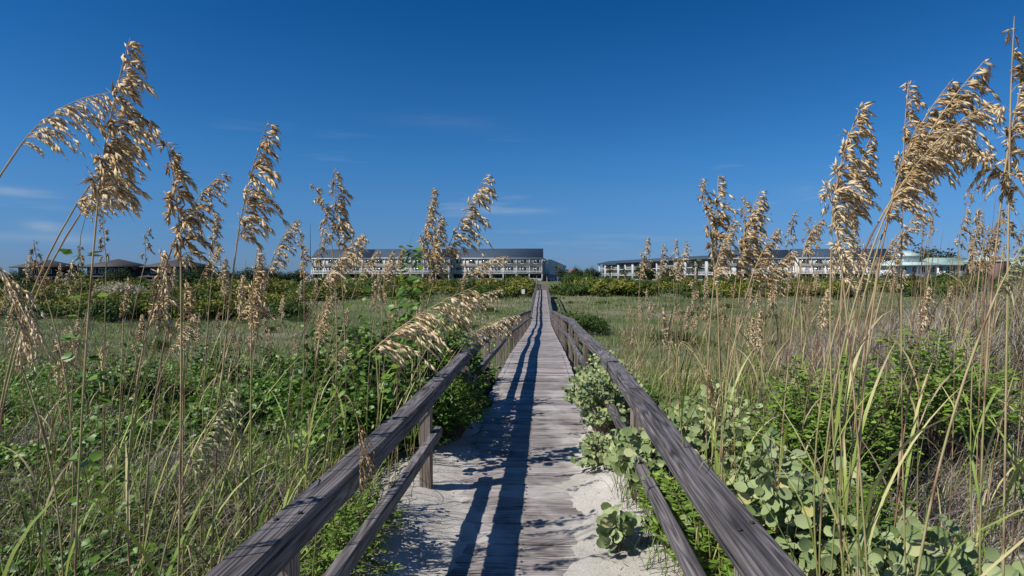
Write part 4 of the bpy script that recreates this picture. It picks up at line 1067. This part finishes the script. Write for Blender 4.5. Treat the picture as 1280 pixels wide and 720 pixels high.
D1 = 215.0; MPX = D1 / F
xw = lambda px, d=D1: float(at(px, 350, d)[0])
zA = 2.75; EA, RA = 8.15, 11.55
A_ = thing('apartment_building', 'long grey three storey terrace with dark pitched roof left of the boardwalk end', 'apartment building', (xw(678), float(at(678, 350, D1)[1]), zA), math.radians(0))
L_ = lambda px: (px - 678) * MPX
condo(A_, L_(385), 5, (465 - 385) * MPX / 5, 0, RA, EA, seed=1)
condo(A_, L_(466), 6, (563 - 466) * MPX / 6, -3.2, RA - .1, EA, seed=2)
condo(A_, L_(564), 7, (678 - 564) * MPX / 7, .6, RA + .15, EA, seed=3)
W_ = thing('apartment_wing', 'shaded grey wing running back from the right end of the long terrace', 'apartment building', (xw(681), A_.location[1] + 12.2, zA), math.radians(85.2))
condo(W_, 0, 24, 5.6, 0, RA - 1.2, EA, seed=4, rmat=M_CONC)
for k in range(24): mb = MB(); mb.add(np.array([[0, -.75, 2.9], [0, -.02, 2.9], [0, -.02, EA - .02], [0, -2.6, EA - .02], [.3, -.75, 2.9], [.3, -.02, 2.9], [.3, -.02, EA - .02], [.3, -2.6, EA - .02]]) + [k * 5.6 + .4, 0, 0], [[3, 2, 1, 0], [4, 5, 6, 7], [0, 4, 7, 3]]); mb.build('projecting_fin', M_WHITE, W_)
pL, pR = at(749, 350, 305), at(898, 350, 214)
ang = math.atan2(pR[1] - pL[1], pR[0] - pL[0]); ln = math.hypot(*(pR - pL)[:2])
B_ = thing('apartment_building', 'white balconied three storey block with low roof behind palms', 'apartment building', (pL[0], pL[1], 2.3), ang)


def white_block(root, w, nb, eave, seed):
    r = random.Random(seed); bay = w / nb; f = (0, 2.85, 5.6)
    boxm('wall', M_CONC, root, ((w / 2, 2.0, eave / 2 - .3), (w, .25, eave + .55)), ((.12, 6.2, eave / 2 - .3), (.24, 8.1, eave + .5)), ((w - .12, 6.2, eave / 2 - .3), (.24, 8.1, eave + .5)))
    m = MB(); v = np.array([[-.8, -.9, eave], [w + .8, -.9, eave], [w + .8, 6, eave + 1.35], [-.8, 6, eave + 1.35], [-.8, 12, eave], [w + .8, 12, eave]]); v = np.r_[v, v + [0, 0, .5]]
    m.add(v, [[6, 7, 8, 9], [9, 8, 11, 10], [1, 0, 3, 2], [2, 3, 4, 5], [0, 1, 7, 6], [5, 4, 10, 11], [1, 2, 8, 7], [2, 5, 11, 8], [3, 0, 6, 9], [4, 3, 9, 10]])
    m.build('roof', M_SHAKE, root)
    sl = MB(); cl = MB(); rl = MB()
    for z in f[1:]: sl.box((w / 2, .94, z - .1), (w - .5, 1.8, .25))
    sl.build('floor_slab', M_WHITE, root)
    for k in range(nb + 1):
        cl = MB(); cl.box((min(max(k * bay, .35), w - .35), .02, eave / 2 - .3), (.7 if k % 2 == 0 else 1.5, .55, eave + .5)); cl.build('column', M_PILLAR, root)
    for z in f:
        for k in range(nb):
            if k % 4 == 3 and z > 1: continue
            rl.box((k * bay + bay / 2, .0, z + 1.0), (bay - 1.0, .08, .12))
            for xx in np.arange(k * bay + .7, (k + 1) * bay - .6, .3): rl.box((xx, 0, z + .52), (.1, .05, .85))
    rl.build('balcony_railing', M_PILLAR, root)
    for z in f:
        for k in range(nb): sliding(root, (k + .5) * bay, 1.82, z + 1.2, 3.2, 2.2, r.random() < .08)
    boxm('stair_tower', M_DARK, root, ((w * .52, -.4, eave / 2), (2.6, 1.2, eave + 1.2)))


white_block(B_, ln, 14, 8.3, 5)
C_ = thing('apartment_building', 'grey three storey terrace with dark roof seen through the sea oats on the right', 'apartment building', (xw(895), float(at(895, 350, D1)[1]), zA), 0)
condo(C_, 0, 6, 95 * MPX / 6, 0, RA - .4, EA - .15, seed=6)
condo(C_, 96 * MPX, 7, 114 * MPX / 7, -2.6, RA - .2, EA - .1, seed=7)


def hip(root, name, mat, w, dp, z0, h, cx=0, cy=0, ridge=.35, ov=.8):
    a, b, rr = w / 2 + ov, dp / 2 + ov, w * ridge / 2
    m = MB(); m.add(np.array([[-a, -b, z0], [a, -b, z0], [a, b, z0], [-a, b, z0], [-rr, 0, z0 + h], [rr, 0, z0 + h], [-a, -b, z0 - .25], [a, -b, z0 - .25], [a, b, z0 - .25], [-a, b, z0 - .25]]) + [cx, cy, 0],
                    [[0, 1, 5, 4], [2, 3, 4, 5], [6, 7, 1, 0], [7, 8, 2, 1], [8, 9, 3, 2], [9, 6, 0, 3], [9, 8, 7, 6]], [[1, 2, 5], [3, 0, 4]])
    return m.build(name, mat, root)


def dark_house(px0, px1, d, label, top, eave):
    p = at((px0 + px1) / 2, 350, d); w = (px1 - px0) * d / F - 1.6
    z = float(ground_z(p[0], p[1])); o = thing('house', label, 'house', (p[0], p[1], z))
    ze = at(0, eave, d)[2] - z; zt = at(0, top, d)[2] - z
    boxm('wall', M_BROWN, o, ((0, 4, ze / 2 - .2), (w, 8, ze)), ((0, 3.5, ze * .26 - .2), (w + 3.2, 9.5, ze * .5)))
    hip(o, 'roof', M_BROOF, w, 8, ze, (zt - ze) * 1.15, 0, 4, .06, 1.3)
    hip(o, 'porch_roof', M_BROOF, w + 2.2, 9.4, ze * .5 + .1, .45, 0, 3.5, .95, .3)
    for k in range(4): window(o, -w * .36 + k * w * .24, -.06, ze * .78, 1.5, 1.0)
    boxm('porch_post', M_BROWN, o, *[((-w / 2 - 1 + k * (w + 2) / 4, -1.6, ze * .22), (.25, .25, ze * .56)) for k in range(5)])


dark_house(18, 72, 150, 'dark brown house with hipped roof at far left behind trees', 325.5, 333.5)
dark_house(104, 164, 150, 'dark brown house with hipped roof, middle of three', 324.5, 333)
dark_house(180, 246, 150, 'dark brown house with hipped roof behind the dark plume, nearest the grey building', 324.5, 333)


def pale_house(px0, px1, d, ztop_px, eave_px, label, roofm, wallm, cupola=False, gable=None):
    p = at((px0 + px1) / 2, 350, d); w = (px1 - px0) * d / F
    z = float(ground_z(p[0], p[1])); o = thing('house', label, 'house', (p[0], p[1], z)); ze = at(0, eave_px, d)[2] - z; zt = at(0, ztop_px, d)[2] - z
    boxm('wall', wallm, o, ((0, 4, ze / 2 - .2), (w - 1, 8, ze)))
    if gable is None:
        hip(o, 'roof', roofm, w - .6, 8.6, ze, zt - ze, 0, 4, .55)
    else:
        m = MB(); a = w / 2 + .3
        m.add([[-a, -.8, ze], [a, -.8, ze], [a, 4, zt], [-a, 4, zt], [-a, 8.8, ze], [a, 8.8, ze], [-a, -.8, ze - .2], [a, -.8, ze - .2]], [[0, 1, 2, 3], [3, 2, 5, 4], [6, 7, 1, 0]], [[1, 5, 2], [0, 3, 4]])
        m.build('roof', roofm, o)
    if cupola:
        cx = 0.3; cz = ze + (zt - ze) * .75
        boxm('upper_storey', wallm, o, ((cx, 4, cz + .7), (w * .34, 4.6, 1.8)))
        hip(o, 'upper_roof', roofm, w * .36, 4.8, cz + 1.6, 1.3, cx, 4, .5, .5)
    for k in range(5): window(o, -w * .38 + k * w * .19, -.05, ze - 1.3, 1.0, 1.4)
    for k in range(5): window(o, -w * .38 + k * w * .19, -.05, ze - 4.0, 1.0, 1.5)
    return o, w, ze, zt


pale_house(1112, 1172, 170, 324.5, 331, 'white house with mint metal roof and raised upper storey', M_MINT, M_WHITE, cupola=True)
pale_house(1171, 1216, 175, 321.5, 330.5, 'white house under a long green gabled roof beside the large tree', M_GREEN, M_WHITE, gable=True)
o, w, ze, zt = pale_house(1234, 1264, 165, 317, 326, 'house with mint roof and red brick gable front', M_MINT, M_BRICKISH)
m = MB(); m.add([[-3.4, -.9, ze - 5], [1.2, -.9, ze - 5], [1.2, -.9, ze - .2], [-1.1, -.9, ze + 1.5], [-3.4, -.9, ze - .2], [-3.4, 1, ze - 5], [1.2, 1, ze - 5], [1.2, 1, ze - .2], [-1.1, 1, ze + 1.5], [-3.4, 1, ze - .2]],
                [[0, 1, 2, 4], [5, 0, 4, 9], [1, 6, 7, 2], [4, 3, 8, 9], [3, 2, 7, 8]], [[2, 3, 4]])
m.build('gable_front', M_BRICKISH, o)
pale_house(1262, 1300, 168, 322, 332, 'white house with pale roof at the right edge', M_MINT, M_WHITE, gable=True)
pale_house(713, 724, 290, 337, 341, 'small house with a red roof in the gap between the buildings', M_RED, M_WHITE, gable=True)

# mast on the terrace roof, sign on the meadow
p = at(388, 316, D1 + 4); ms_ = thing('mast', 'thin dark mast standing up at the left end of the grey terrace', 'mast', (p[0], p[1], zA + 8))
mb = MB(); tube(mb, np.array([[0, 0, 0], [0, 0, 6], [0, 0, 13.0]]), [.13, .10, .05], 6); mb.box((0, 0, .5), (.5, .5, .3)); mb.build('pole', M_DARK, ms_)
p = at(654, 383, 80); z = float(ground_z(p[0], p[1]))
sg = thing('sign', 'small white notice sign on a post in the meadow left of the boardwalk', 'sign', (p[0], p[1], z))
hz = at(654, 361.5, 80)[2] - z
mb = MB(); beam(mb, [[0, 0, -.3], [0, 0, hz - .05]], .09, .09, .01); mb.build('post', M_POST, sg)
mb = MB(); beam(mb, [[0, -.07, hz - .62 - .0], [0, -.07, hz]], .42, .03, .006); mb.build('panel', M_WHITE, sg)
